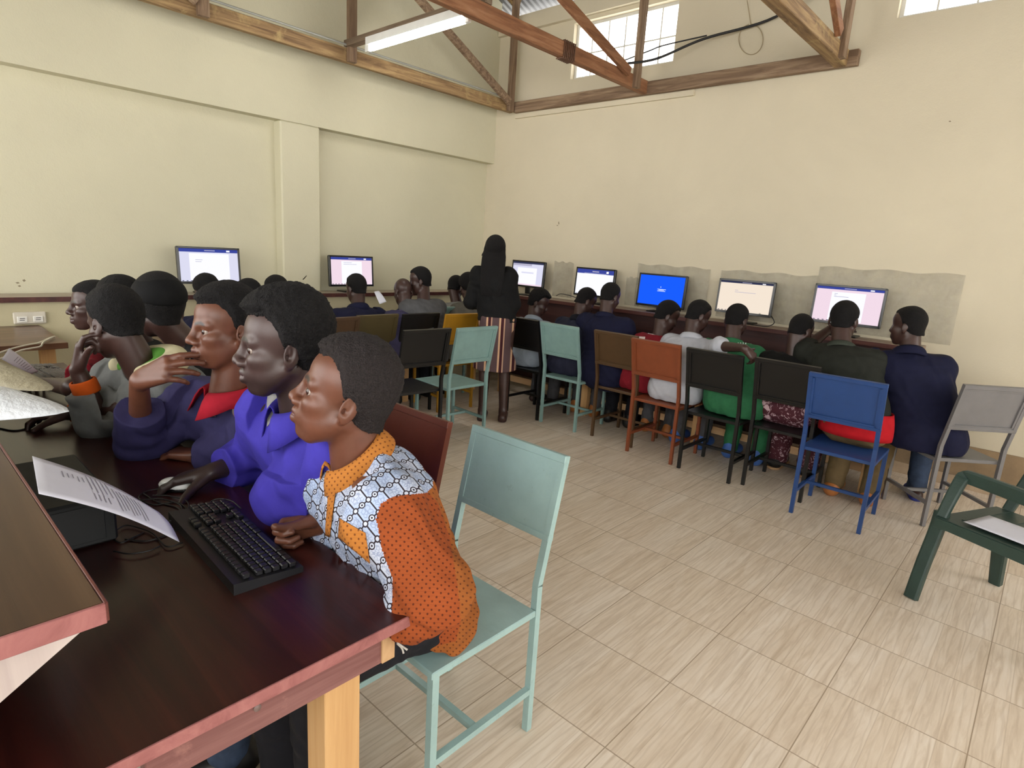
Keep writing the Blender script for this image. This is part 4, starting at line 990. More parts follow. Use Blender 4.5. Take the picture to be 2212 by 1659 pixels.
# white and beige wrapped covers on the raised shelf
def cover(label, ctrl, m, seed):
    F = Fld(np.min(ctrl, 0)[:3] - .2, np.max(ctrl, 0)[:3] + .2, .006)
    pass
def pillow(label, tip, back, w, hgt, m, seed):
    tip, back = np.asarray(tip, float), np.asarray(back, float); ax = nrm(back - tip); up = UP; sd = nrm(np.cross(up, ax)); L = np.linalg.norm(back - tip); P = []
    n, k = 26, 28
    for i in range(n + 1):
        u = i / n; c = tip + ax * L * u; prof = (1 - (1 - min(u / .75, 1)) ** 1.7) * (1 - .25 * max(0, u - .75) / .25); row = []
        for j in range(k + 1):
            a = 2 * PI * j / k; ca, sa = math.cos(a), math.sin(a)
            wr = 1 + .035 * math.sin(9 * u + 5 * a + seed) * math.sin(3 * a + 14 * u)
            z = hgt * prof * (sa if sa > 0 else .12 * sa) * wr + .004
            row.append(c + sd * (w * (prof ** .6) * ca * wr) + up * z)
        P.append(row)
    mb = MB(); mb.grid(P); mb.add(P[-1], [tuple(range(k, -1, -1))][:1]); o = mb.build('wrapped_cover', m, None, tuple((tip + back) / 2)); return tag(o, label, 'plastic cover', 'wrapped covers on the raised shelf')
FOAM = plain('white_foam_wrap', (214, 218, 222), .45, var=.05, vscale=40, bump=.5, bscale=55); FOAM2 = plain('beige_foam_wrap', (158, 150, 126), .6, var=.10, vscale=30, bump=.5, bscale=50)
pillow('white puffy plastic cover jutting over the shelf edge', at(150, 892, 2, 1.01), at(-260, 890, 2, 1.01), .12, .085, FOAM, 1)
pillow('beige puffy plastic cover behind the white one', at(112, 846, 2, 1.01), at(-160, 800, 2, 1.01), .10, .06, FOAM2, 4)
sheet('small printed slip leaning near the grey keyboard at the far table end', at(20, 752, 2, .93), at(83, 803, 2, .80), at(58, 813, 2, .79), at(4, 776, 2, .92), [(.3 + .08 * i, .2, .3 + .08 * i, .7, .02) for i in range(7)], bow=.004)
WC_ = plain('white_cable', (206, 200, 182), .5)
for pts, lb in ((((-70, 790), (0, 762), (30, 752), (60, 745), (85, 740), (105, 731), (118, 727)), 'upper white cable running along the gable desk'), (((-70, 800), (0, 775), (20, 768), (45, 757), (70, 752), (88, 748), (95, 738), (115, 728)), 'lower white cable twisting round the other')):
    cable('cable', [at(q[0], q[1], 2, .822) for q in pts], .0048, WC_, lb)
# sheet between two seated people at the gable desk, sheet on the green chair
sheet('white sheet standing up between the dark navy suit and the bald person', at(808, 630, 0, -3.3), at(818, 628, 0, -3.32), at(835, 652, 0, -3.24), at(820, 657, 0, -3.22), (), bow=.002)
# small black mouse and papers on the back desk
keyboard('black keyboard on the back desk below the blue screen', (-1.62, 2.95), 0)
keyboard('black keyboard on the back desk below the cream screen', (-.80, 2.95), 0)
keyboard('black keyboard on the back desk below the pink-tinted monitor', (.0, 2.95), 0)
cable('cable', [(-2.93, 3.40, 1.03), (-2.85, 3.38, 1.06), (-2.7, 3.38, 1.05), (-2.6, 3.40, 1.02)], .004, WB_, 'black lead trailing over the back shelf beside the half-hidden monitor')
cable('cable', [(-.60, 3.38, 1.10), (-.54, 3.33, 1.04), (-.58, 3.28, 1.006), (-.70, 3.25, 1.006)], .004, WB_, 'black lead hanging from the cream-screen monitor')
# ---------------------------------------------------------------- green plastic armchair
GP = plain('dark_green_plastic', (42, 62, 56), .42, var=.12, vscale=14, bump=.1); 
gc = empty('plastic_armchair', (1.20, 1.62, 0), 0, 'dark green plastic armchair cut off by the right edge', 'chair')
def gbar(name, pts, w, t, parent, upv=None):
    mb = MB(); P = curve_pts(pts, 6)
    for i in range(1): pass
    v = []; f = []; n = len(P)
    for i, p in enumerate(P):
        d = nrm(P[min(i + 1, n - 1)] - P[max(i - 1, 0)]); u = np.asarray(upv, float) if upv is not None else V3(0, 0, 1); x = nrm(np.cross(u, d)); y = np.cross(d, x)
        ww = w[0] + (w[1] - w[0]) * i / (n - 1) if isinstance(w, tuple) else w
        for (a, b) in ((-1, -1), (-.7, -1.25), (.7, -1.25), (1, -1), (1, 1), (.7, 1.0), (-.7, 1.0), (-1, 1)): v.append(p + x * ww / 2 * a + y * t / 2 * b)
    for i in range(n - 1):
        for j in range(8): k = (j + 1) % 8; f.append((i * 8 + j, i * 8 + k, (i + 1) * 8 + k, (i + 1) * 8 + j))
    f.append(tuple(reversed(range(8)))); f.append(tuple((n - 1) * 8 + j for j in range(8)))
    mb.add(v, f, 0, False); return put(mb, name, GP, parent)
g = lambda x, y, a, v: at(x, y, a, v)
# ---------------------------------------------------------------- green plastic armchair (arms, seat, splayed channel legs)
gA = lambda x, y, z: V3(x, y, z)
P = gc.location
def GC(x, y, z): return V3(1.23 + x, 1.66 + y, z)
# seat front toward -y/-x; x runs along the seat front, y to its back
ux, uy = nrm(V3(.93, -.37, 0)), nrm(V3(.37, .93, 0)); g0 = V3(.985, 1.455, 0)
L = lambda a, b, z: g0 + ux * a + uy * b + UP * z
gbar('leg', [V3(.978, 1.475, .43), V3(.972, 1.465, .33), V3(.955, 1.43, .17), V3(.942, 1.39, .002)], (.060, .058), .022, gc, uy)
gbar('leg', [L(.05, .45, .40), L(.055, .47, .2), L(.06, .50, .002)], (.075, .05), .03, gc, uy)
gbar('leg', [L(.50, .02, .41), L(.52, -.01, .30), L(.545, -.05, .002)], (.08, .055), .03, gc, uy)
gbar('leg', [L(.48, .46, .40), L(.52, .52, .002)], (.08, .06), .03, gc, uy)
mb = MB(); mb.prism([L(-.01, -.02, .415), L(.54, -.02, .415), L(.54, -.02, .33), L(.49, -.02, .36), L(.05, -.02, .372), L(-.01, -.02, .365)], -uy, .02); put(mb, 'front_apron', GP, gc)
mb = MB(); mb.prism([L(-.015, -.035, .405), L(.53, -.035, .405), L(.52, .46, .39), L(.0, .46, .39)], UP, .014)
for i in range(5): mb.bar(L(.06 + .1 * i, .44, .4045), L(.06 + .1 * i, .05, .4175), .012, .006)
put(mb, 'seat', GP, gc)
gbar('armrest', [L(-.005, .0, .41), L(.0, .03, .50), L(.005, .07, .59), L(.012, .085, .606), L(.05, .085, .611), L(.30, .06, .608), L(.60, .03, .60)], (.045, .070), .018, gc, uy)
gbar('armrest', [L(.045, .47, .40), L(.075, .50, .55), L(.095, .505, .615), L(.13, .50, .628), L(.60, .48, .62)], (.045, .06), .02, gc, uy)
for i in range(3):
    mb = MB(); mb.bar(L(.58, .10 + .13 * i, .42), L(.68, .10 + .13 * i, .88), .06, .018, 0, ux); put(mb, 'back_slat', GP, gc)
sheet('white sheet lying on the green plastic armchair', L(.085, .0, .431), L(.52, .0, .431), L(.52, .21, .431), L(.085, .21, .431), (), bow=.002)
# ---------------------------------------------------------------- clothes
C_ = lambda n, c, **k: cloth(n, c, **k)
def m_dots(name, base, dot, sc=92.0):
    t = NT(name); co = t.coord(); sx = t.n('ShaderNodeSeparateXYZ'); t.l(co, sx.inputs[0])
    a = t.m('ADD', t.m('MULTIPLY', sx.outputs[0], HR[0]), t.m('MULTIPLY', sx.outputs[1], HR[1])); z = t.m('ADD', t.m('MULTIPLY', sx.outputs[2], .80), t.m('ADD', t.m('MULTIPLY', sx.outputs[0], -.40), t.m('MULTIPLY', sx.outputs[1], .44)))
    nz = t.noise(co, 7, 2); a = t.m('ADD', a, t.m('MULTIPLY', nz, .012)); z = t.m('ADD', z, t.m('MULTIPLY', nz, .012))
    u = t.m('MULTIPLY', t.m('ADD', a, z), sc * .707); v = t.m('MULTIPLY', t.m('SUBTRACT', a, z), sc * .707)
    fu = t.m('SUBTRACT', t.m('FRACT', u), .5); fv = t.m('SUBTRACT', t.m('FRACT', v), .5)
    d = t.m('SQRT', t.m('ADD', t.m('MULTIPLY', fu, fu), t.m('MULTIPLY', fv, fv)))
    msk = t.m('LESS_THAN', d, .19)
    ln = t.m('LESS_THAN', t.m('FRACT', t.m('MULTIPLY', z, sc * 1.41)), .14)
    cl = t.ramp(t.noise(co, 6, 4), [(.3, tuple(x * .82 for x in srgb(*base)[:3]) + (1,)), (.6, srgb(*base))])
    cl = t.mix(t.m('MULTIPLY', ln, .16), cl, srgb(*dot)); cl = t.mix(t.m('MULTIPLY', msk, .85), cl, srgb(*dot))
    return t.bsdf(cl, .85, t.bump(t.noise(co, 12, 4, .5, .6), .35, .02), Specular_IOR_Level=.15)
def m_lattice(name):
    t = NT(name); co = t.coord(); sx = t.n('ShaderNodeSeparateXYZ'); t.l(co, sx.inputs[0])
    a = t.m('ADD', t.m('MULTIPLY', sx.outputs[0], HR[0]), t.m('MULTIPLY', sx.outputs[1], HR[1])); z = t.m('ADD', t.m('MULTIPLY', sx.outputs[2], .80), t.m('ADD', t.m('MULTIPLY', sx.outputs[0], -.40), t.m('MULTIPLY', sx.outputs[1], .44)))
    nz = t.noise(co, 6, 2); a = t.m('ADD', a, t.m('MULTIPLY', nz, .010)); z = t.m('ADD', z, t.m('MULTIPLY', nz, .010))
    f = 21.0; u = t.m('MULTIPLY', t.m('ADD', a, z), f); v = t.m('MULTIPLY', t.m('SUBTRACT', a, z), f)
    fu = t.m('FRACT', u); fv = t.m('FRACT', v); cu = t.m('SUBTRACT', fu, .5); cvv = t.m('SUBTRACT', fv, .5)
    eu = t.m('ABSOLUTE', t.m('SUBTRACT', t.m('ABSOLUTE', cu), .5)); ev = t.m('ABSOLUTE', t.m('SUBTRACT', t.m('ABSOLUTE', cvv), .5))
    line = t.m('LESS_THAN', t.m('MINIMUM', eu, ev), .045)
    node = t.m('SQRT', t.m('ADD', t.m('MULTIPLY', eu, eu), t.m('MULTIPLY', ev, ev)))
    ring = t.m('LESS_THAN', t.m('ABSOLUTE', t.m('SUBTRACT', node, .15)), .04); inn = t.m('LESS_THAN', node, .12)
    mid = t.m('SQRT', t.m('ADD', t.m('MULTIPLY', t.m('SUBTRACT', eu, .5), t.m('SUBTRACT', eu, .5)), t.m('MULTIPLY', ev, ev)))
    r2 = t.m('LESS_THAN', mid, .16); r3 = t.m('LESS_THAN', t.m('ABSOLUTE', t.m('SUBTRACT', mid, .17)), .035); r4 = t.m('LESS_THAN', mid, .06)
    vo = t.n('ShaderNodeTexVoronoi', feature='DISTANCE_TO_EDGE'); t.l(co, vo.inputs['Vector']); vo.inputs['Scale'].default_value = 130
    fl = t.m('LESS_THAN', vo.outputs['Distance'], .09); cen = t.m('LESS_THAN', t.m('MAXIMUM', t.m('ABSOLUTE', cu), t.m('ABSOLUTE', cvv)), .34)
    W_ = srgb(182, 188, 204); D_ = srgb(48, 41, 48)
    cl = t.ramp(t.noise(co, 9, 3), [(.4, srgb(160, 175, 202)), (.6, W_)])
    cl = t.mix(t.m('MULTIPLY', t.m('MULTIPLY', fl, cen), .6), cl, srgb(112, 124, 158))
    cl = t.mix(line, cl, D_); cl = t.mix(t.m('MAXIMUM', inn, r2), cl, W_); cl = t.mix(t.m('MAXIMUM', ring, t.m('MAXIMUM', r3, r4)), cl, D_)
    return t.bsdf(cl, .8, t.bump(t.noise(co, 12, 4, .5, .6), .3, .02), Specular_IOR_Level=.15)
DOT_S = m_dots('orange_dotted_cotton', (142, 70, 34), (70, 30, 20)); DOT_B = m_dots('ochre_dotted_cotton', (144, 84, 39), (82, 42, 24)); DOT_C = m_dots('amber_dotted_cotton', (180, 115, 52), (100, 55, 28)); LAT = m_lattice('blue_white_lattice_print')
def m_stripes(name):
    t = NT(name); co = t.coord(); sx = t.n('ShaderNodeSeparateXYZ'); t.l(co, sx.inputs[0])
    a = t.m('ADD', t.m('MULTIPLY', sx.outputs[0], HR[0]), t.m('MULTIPLY', sx.outputs[1], HR[1]))
    cl = t.ramp(t.m('FRACT', t.m('MULTIPLY', t.m('ADD', a, .012), 9.0)), [(0, srgb(84, 66, 68)), (.30, srgb(84, 66, 68)), (.31, srgb(196, 158, 126)), (.44, srgb(196, 158, 126)), (.45, srgb(62, 30, 36)), (.66, srgb(62, 30, 36)), (.67, srgb(176, 140, 118)), (.76, srgb(176, 140, 118)), (.77, srgb(84, 66, 68))])
    t.t.nodes[-1]; return t.bsdf(cl, .85, t.bump(t.noise(co, 14, 3), .25, .02), Specular_IOR_Level=.15)
def m_print(name):
    t = NT(name); co = t.coord(); vo = t.n('ShaderNodeTexVoronoi'); t.l(co, vo.inputs['Vector']); vo.inputs['Scale'].default_value = 10
    d = vo.outputs['Distance']; n = t.noise(co, 24, 5, .7, 2.0); m_ = t.ramp(t.m('ADD', d, t.m('MULTIPLY', n, .55)), [(.46, 1.), (.50, 0.)])
    n2 = t.ramp(t.noise(co, 16, 3, .6, 3.0), [(.57, 0.), (.60, 1.), (.64, 1.), (.67, 0.)])
    cl = t.mix(t.m('MAXIMUM', m_, t.m('MULTIPLY', n2, .8)), srgb(72, 24, 36), srgb(206, 176, 184)); return t.bsdf(cl, .85)
BLUE = C_('bright_blue_coat', (72, 62, 182), var=.14); NAVP = C_('purple_navy_coat', (62, 58, 102)); GREYH = C_('grey_hoodie', (126, 128, 126)); NAVY = C_('navy_cloth', (27, 29, 58)); NAV2 = C_('navy_stripe_cloth', (42, 44, 64)); BLKC = C_('black_cloth', (24, 24, 25))
OLB = C_('olive_black_cloth', (44, 46, 40)); WHT = C_('white_cloth', (216, 218, 228), var=.06); REDC = C_('red_tshirt', (150, 32, 46)); GRN = C_('green_overall', (58, 128, 86)); PBL = C_('pale_blue_shirt', (172, 184, 198), var=.08)
JEAN = C_('blue_jeans', (64, 78, 102), var=.3); KHA = C_('khaki_trousers', (122, 102, 70)); DKT = C_('dark_trousers', (32, 33, 40)); GRT = C_('grey_trousers', (92, 92, 96)); LGH = C_('light_grey_hoodie', (160, 160, 156)); TAU = C_('taupe_jacket', (112, 108, 100)); DGJ = C_('dark_grey_jacket', (98, 98, 100)); PUN = C_('dusky_purple_shirt', (72, 68, 100))
REDCOL = C_('crimson_collar', (196, 36, 56)); ORC = C_('orange_knit', (226, 98, 26)); LEA = plain('tan_leather', (168, 104, 52), .45, var=.2); BLS = plain('black_shoe', (26, 24, 24), .45); FLP = plain('blue_rubber', (64, 104, 176), .5); GRF = plain('navy_rubber', (38, 52, 128), .5); SOLE = plain('pale_rubber_sole', (188, 150, 110), .6)
SKN = {k: v for k, v in SKIN.items()}
flat = ((8, 12, 8),) * 4
def onto(P, d): return np.asarray(P, float) + np.asarray(d, float)
# ---------------------------------------------------------------- front table, nearest first
def near1():
    o = dep(748, 858, 1.38); M = cv(-1, .24, -.10); pel = V3(.03, -.87, .56)
    nb = dep(766, 985, 1.42); fc = nrm(V3(-.35, -.94, 0))
    r = person(dict(group='people at the mahogany table', label='person in orange dotted and blue-white printed shirt sitting at the table end, looking left', head=o, hdir=M, hs=1.05, skin='c', fine=True, h=.0032, nose=1.08, pel=pel, face=fc, nb=nb, slat=nrm(nb * 0 + cv(.55, 0, -.83)), sw=.175, drop=.065,
        eL=dep(942, 1275, 1.30), wL=dep(800, 1385, 1.34), sR=nb - cv(.55, 0, -.83) * .125 - UP * .10, eR=dep(740, 1165, 1.62), wR=dep(703, 1128, 1.53), handL=None,
        handR=dict(u=cv(-.82, -.12, -.30), n=cv(-.40, .30, .86), curl=((58, 78, 40), (70, 82, 45), (74, 84, 48), (76, 84, 48)), thumb=(14, 22, 12, 22), s=1.0),
        top=LAT, ease=.022, td=.098, tw=.074, hem=.09, hemz=.475, hemtilt=.62, fold=.006, sleeve=('long', 'long'), slr=1.16, cuffL=.55, cuffR=.80, ncut=.02, nslope=.5,
        collar=DOT_C, collar_r=.062, collar_h=.044, collar_gap=16, collar_tilt=.30, bottom=DKT, kL=V3(.10, -1.22, .53), kR=V3(-.12, -1.24, .53), aL=V3(.10, -1.20, .09), aR=V3(-.12, -1.2, .09),
        hair=dict(th=.010, top=.014, back=.002, line='short', mat=MAT_HAIR2, curl=.0024), gaze=(.86, .50, .02), shoe=BLS, seed=3))
    # the sleeve and the ochre back are cut from the same shirt along their seams
    c = face_centres(r['top'], r['base']); sl, J = r['sl'], r['J']
    d = c - CAM; zz = d @ CF; px = IW / 2 + FPX * (d @ CR) / zz; py = IH / 2 - FPX * (d @ CU) / zz
    def inside(poly):
        m = np.zeros(len(c), bool); k = len(poly)
        for i in range(k):
            (x0, y0), (x1, y1) = poly[i], poly[(i + 1) % k]
            hit = ((y0 > py) != (y1 > py)) & (px < (x1 - x0) * (py - y0) / (y1 - y0 + 1e-9) + x0); m ^= hit
        return m
    near = (c - r['chest']) @ sl > .02          # the half of the shirt on the person's left: armhole, elbow and side seams
    slv = near & inside([(812, 1120), (822, 1088), (850, 1072), (925, 1064), (945, 1085), (972, 1160), (992, 1290), (995, 1345), (985, 1385), (940, 1396), (800, 1410), (770, 1400), (846, 1330), (848, 1250), (826, 1190)])
    back = (((c - r['nb']) @ -r['fc'] > .085) & (c[:, 2] < r['nb'][2] - .06)) | (near & inside([(928, 900), (938, 1064), (945, 1085), (972, 1160), (992, 1290), (995, 1345), (985, 1385), (940, 1396), (905, 1398), (905, 1600), (1300, 1600), (1300, 900)]))
    back &= ~slv
    s1 = split_off(r['top'], slv, 'sleeve', DOT_S, r['top'])
    c = c[~slv]; back = back[~slv]
    split_off(r['top'], back, 'back_panel', DOT_B, r['top'])
    # pocket, placket, button, white tab, drawstring
    return r
R1 = near1()
for k, pts in enumerate((((858, 1388), (866, 1394), (880, 1404)), ((858, 1390), (868, 1400), (872, 1412)))):
    mb = MB(); mb.tube(curve_pts([dep(*q, 1.262 - .004 * i) for i, q in enumerate(pts)], 4), .0022, 6); mb.build('drawstring', plain('white_cord', (176, 172, 164), .7), R1['trousers'], 'world')
def drape(r, pts2, off, name, mat, seg=12, target=None):
    """a patch of cloth lying on the shirt: corner pixels projected along the sight lines onto it"""
    from mathutils.bvhtree import BVHTree
    ob = target or r['top']; base = np.array(r['base']); me = ob.data
    V = np.zeros(len(me.vertices) * 3); me.vertices.foreach_get('co', V); V = V.reshape(-1, 3) + base
    Fq = np.zeros(len(me.loops), np.int32); me.loops.foreach_get('vertex_index', Fq); bv = BVHTree.FromPolygons([tuple(p) for p in V], [tuple(q) for q in Fq.reshape(-1, 4)])
    A, B, C, D_ = [np.array(p, float) for p in pts2]; P = []
    for i in range(seg + 1):
        row = []
        for j in range(seg + 1):
            u, v = i / seg, j / seg; q = A * (1 - u) * (1 - v) + B * u * (1 - v) + C * u * v + D_ * (1 - u) * v
            hit = bv.ray_cast(Vector(CAM), Vector(nrm(ray(*q))))
            row.append(np.array(hit[0]) + np.array(hit[1]) * off if hit[0] is not None else None)
        P.append(row)
    last = [p for row in P for p in row if p is not None]
    if not last: return None
    P = [[p if p is not None else last[0] for p in row] for row in P]
    n = np.cross(P[1][0] - P[0][0], P[0][1] - P[0][0]); t = .0015 if n @ (CAM - P[0][0]) > 0 else -.0015
    mb = MB(); mb.grid(P, t); return mb.build(name, mat, ob if target is None else target, None) if False else mb_build_child(mb, name, mat, ob, base)
def mb_build_child(mb, name, mat, parent, base):
    v = np.array(mb.v) - base; me = raw_mesh(name, v, mb.f); me.polygons.foreach_set('material_index', mb.m); me.polygons.foreach_set('use_smooth', mb.sm); return link(name, me, mat, parent)
drape(R1, ((735, 1120), (790, 1150), (800, 1215), (733, 1160)), .003, 'pocket', DOT_C)
drape(R1, ((713, 1040), (728, 1048), (714, 1160), (704, 1155)), .003, 'placket', DOT_C)
drape(R1, ((712, 1046), (719, 1046), (719, 1054), (712, 1054)), .006, 'button', BLS, 4)
def near2():
    o = dep(615, 752, 1.56); hd = cv(-.95, -.03, -.30); pel = V3(-.46, -.82, .56); nb = dep(655, 880, 1.62)
    return person(dict(group='people at the mahogany table', label='person in bright blue coat with one hand on the white mouse', head=o, hdir=hd, hup=nrm(UP + .04 * HR), hs=1.07, skin='b', fine=True, h=.0034, nose=1.3, beard=.55, pel=pel, face=nrm(V3(-.30, -.95, 0)), nb=nb, slat=cv(.75, -.05, -.66), sw=.19, drop=.07,
        eL=dep(612, 1070, 1.585), wL=dep(700, 1085, 1.55), eR=dep(560, 985, 1.93), wR=at(462, 1018, 2, .80), handL=None,
        handR=dict(u=nrm(at(385, 1035, 2, .785) - at(462, 1018, 2, .805)), n=cv(0, 1, .1), curl=((18, 30, 14), (18, 30, 14), (30, 42, 22), (34, 46, 25)), thumb=(46, 22, 14, 14), spread=9),
        top=BLUE, ease=.022, td=.106, hem=.09, fold=.0075, foldf=20, cuffR=.82, slr=1.18, ncut=.03, nslope=.8, bottom=JEAN, kL=V3(-.30, -1.27, .53), kR=V3(-.52, -1.27, .53), aL=V3(-.28, -1.28, .09), aR=V3(-.55, -1.26, .09),
        collar=BLUE, collar_r=.074, collar_h=.055, collar_gap=24, hair=dict(th=.014, top=.022, back=.006, side=.004, line='short', curl=.0030), gaze=(.88, .42, -.10), shoe=BLS, seed=5))
R2 = near2()
# ---- purple navy coat, hand over the mouth
def near3():
    o = dep(490, 712, 1.93); hd = cv(-.74, -.03, -.67); pel = V3(-1.02, -.80, .56); nb = dep(490, 850, 1.98)
    return person(dict(group='people at the mahogany table', label='person in purple-navy coat with red collar, hand over mouth', head=o, hdir=hd, hs=1.04, skin='c', fine=True, h=.0036, nose=1.12, pel=pel, face=nrm(V3(-.15, -.99, 0)), nb=nb, slat=cv(.86, 0, -.5), sw=.19, drop=.07,
        eR=dep(307, 958, 2.03), wR=dep(300, 822, 1.83), eL=dep(560, 968, 1.96), wL=dep(430, 985, 2.00), handL=dict(u=cv(-1, 0, .2), n=UP),
        handR=dict(u=cv(.88, .42, -.10), n=cv(-.30, .42, -.85), curl=((26, 22, 12), (33, 22, 12), (42, 24, 14), (50, 26, 16)), thumb=(20, 40, 10, 10), spread=5, s=1.12),
        top=NAVP, ease=.020, hem=.08, fold=.006, foldf=22, cuffR=.55, cuffL=.9, slr=1.25, ncut=.03, nslope=.7, bottom=DKT, collar=REDCOL, collar_r=.066, collar_h=.05, collar_gap=30,
        hair=dict(th=.006, top=.022, line='short', curl=.002), gaze=(.95, .22, .05), shoe=BLS, seed=7))
R3 = near3()
UND = C_('grey_white_vest', (170, 168, 166)); BTN = plain('dark_button', (22, 20, 34), .3)
drape(R2, ((577, 850), (600, 852), (594, 900), (578, 922)), .002, 'undershirt', UND, 10)
for q in ((622, 918), (616, 940), (596, 968)): drape(R2, ((q[0] - 5, q[1] - 4), (q[0] + 5, q[1] - 4), (q[0] + 5, q[1] + 4), (q[0] - 5, q[1] + 4)), .004, 'button', BTN, 4)
drape(R3, ((452, 885), (468, 885), (468, 902), (452, 902)), .005, 'button', BTN, 5)
def near4():
    o = dep(252, 700, 2.18); hd = cv(-.86, -.28, .42); pel = V3(-1.50, -.78, .56); nb = dep(305, 800, 2.22)
    return person(dict(group='people at the mahogany table', label='person in grey hoodie with orange cuffs, fist propped at the temple', head=o, hdir=hd, hs=1.02, skin='d', fine=True, h=.0042, pel=pel, face=nrm(V3(-.3, -.95, 0)), nb=nb, slat=cv(.8, 0, -.55), sw=.185, drop=.06,
        eR=dep(235, 880, 2.42), wR=at(150, 893, 2, .795), eL=dep(215, 905, 2.20), wL=dep(168, 800, 2.13),
        handL=dict(u=cv(.12, .98, .05), n=cv(-.8, .1, -.55), curl=((20, 40, 20), (62, 70, 40), (70, 75, 40), (75, 75, 40)), thumb=(20, 15, 20, 20)), handR=dict(u=cv(-.9, -.08, -.4), n=cv(-.2, .9, .1), curl=((35, 45, 25),) * 4),
        top=GREYH, ease=.022, hem=.08, fold=.006, foldf=24, cuffL=.56, cuffR=.6, slr=1.14, ncut=.05, bottom=DKT, hair=dict(th=.012, top=.006, line='short', curl=.002), shoe=BLS, seed=9))
R4 = near4()
def cuff(r, q, t0, t1, rad, mat):
    e, w = r['J']['e' + q], r['J']['w' + q]; a, b = e + (w - e) * t0, e + (w - e) * t1; mb = MB(); d = nrm(b - a); n = 22; P = []
    x = nrm(np.cross(d, UP)) if abs(d @ UP) < .9 else nrm(np.cross(d, HR)); y = np.cross(d, x)
    for j in range(n + 1):
        an = 2 * PI * j / n; c_ = x * math.cos(an) + y * math.sin(an); P.append([a + c_ * rad * .96, a + (b - a) * .1 + c_ * rad * 1.03, a + (b - a) * .9 + c_ * rad * 1.0, b + c_ * rad * .95, b + c_ * rad * .80])
    mb.grid(P, .004); return mb_build_child(mb, 'cuff', mat, r['top'], np.array(r['base']))
cuff(R4, 'L', .54, .80, .043, ORC); cuff(R4, 'R', .60, .90, .042, ORC)
# hood of the grey hoodie: a green and cream roll behind the neck
def hood(r, mat, rad=.085, thick=.032, name='hood'):
    nb, fc, sl = r['nb'], r['fc'], r['sl']; F = Fld(nb - .2, nb + .2, .006); P = [nb + (-fc * math.cos(a) * rad + sl * math.sin(a) * rad) + UP * (.045 - .03 * (1 - math.cos(a))) for a in np.linspace(-1.9, 1.9, 14)]
    for i in range(13): F.cone(P[i], P[i + 1], thick * (.75 + .25 * math.cos(-1.9 + i * .29)), thick * (.75 + .25 * math.cos(-1.9 + (i + 1) * .29)), .012)
    return F.build(name, mat, r['top'], None)[0] if False else fbuild_child(F, name, mat, r['top'], r['base'])
def fbuild_child(F, name, mat, parent, base):
    v, q = F.nets(); return link(name, raw_mesh(name, v - np.array(base), quads=q), mat, parent, None, True)
hood(R4, C_('cream_lining', (236, 226, 186)), .105, .046); hood(R4, C_('green_trim', (104, 170, 70)), .076, .036, 'hood_trim')
F4 = Fld(at(120, 915, 2, .76) - .15, at(120, 915, 2, .76) + .15, .004)
# ---- the three beyond
R5 = person(dict(group='people at the mahogany table', label='person with short black hair half hidden behind the grey hoodie', head=dep(262, 668, 2.70), hdir=cv(-.8, -.1, .5), skin='d', h=.006, pel=V3(-1.95, -.80, .56), face=V3(-.1, -1, 0), top=BLKC, bottom=DKT, hair=dict(th=.018, top=.014, curl=.002), shoe=BLS, seed=11))
R6 = person(dict(group='people at the mahogany table', label='person in black jacket and black cap turned away', head=dep(345, 668, 2.58), hdir=cv(-.75, -.05, .62), hs=1.08, skin='d', h=.006, pel=V3(-1.78, -.40, .56), face=nrm(V3(-.5, -.85, 0)), top=BLKC, bottom=DKT, collar=BLKC, hair=dict(th=.015, top=.012, line='low', curl=.0), shoe=BLS, seed=12))
def cap(r, mat):
    o, M, s = r['o'], r['M'], r['sc']; F = Fld(o - .24, o + .24, .006); F.ell(o + M @ V3(-.008, 0, .055) * s, M, V3(.118, .098, .088) * s); F.plane(o + M @ V3(0, 0, .045) * s, -(M @ V3(-.25, 0, 1)), .006)
    F.ell(o + M @ V3(.115, 0, .066) * s, M, V3(.085, .075, .010) * s, .01); return fbuild_child(F, 'cap', mat, r['body'], r['base'])
cap(R6, C_('black_cap', (20, 20, 21)))
R7 = person(dict(group='people at the mahogany table', label='person in red top farthest along the mahogany table, face turned to the screen', head=dep(203, 662, 3.02), hdir=cv(-.72, -.02, -.62), skin='d', fine=True, h=.0052, pel=V3(-2.55, -.72, .56), face=V3(-.1, -1, 0), top=REDC, bottom=DKT, hair=dict(th=.010, line='low', curl=.001), shoe=BLS, seed=13,
    wR=at(100, 828, 2, .80), eR=at(158, 838, 2, .82), sleeve=(.8, .8), sw=.15, td=.085))
# ---------------------------------------------------------------- gable row, facing -x
FX = V3(-1, 0, 0)
def gable(px, py, x, ppx, px_x, label, top, hd=(-1, 0, -.35), hair=dict(th=.010, curl=.0012), **k):
    head = at(px, py, 0, x); pel = solve(ppx, 1, V3(px_x, 0, .56))
    return person(dict(dict(label=label, group='people at the gable desk', head=head, hdir=V3(*hd), skin='d', h=.0068, pel=pel, face=FX, top=top, bottom=DKT, hair=hair, shoe=BLS), **k))
gable(447, 634, -3.38, 452, -3.0, 'person bent low below the first gable monitor, only the hair showing', NAVY, seed=21, hair=dict(th=.014, top=.008, curl=.002))
gable(537, 640, -3.30, 545, -2.98, 'person with close-cropped hair just right of the first gable monitor', GRT, hd=(-.8, -.55, -.2), seed=22)
gable(598, 634, -3.32, 600, -2.98, 'person in front of the wall pier, only black hair showing', BLKC, seed=23, hair=dict(th=.014, top=.006, curl=.0015))
gable(770, 625, -3.28, 755, -3.02, 'person in dark navy suit jacket seen from behind below the pinkish gable screen', NAVY, seed=24, sw=.20, collar=NAVY, collar_r=.075, collar_h=.06, collar_gap=60, ease=.02)
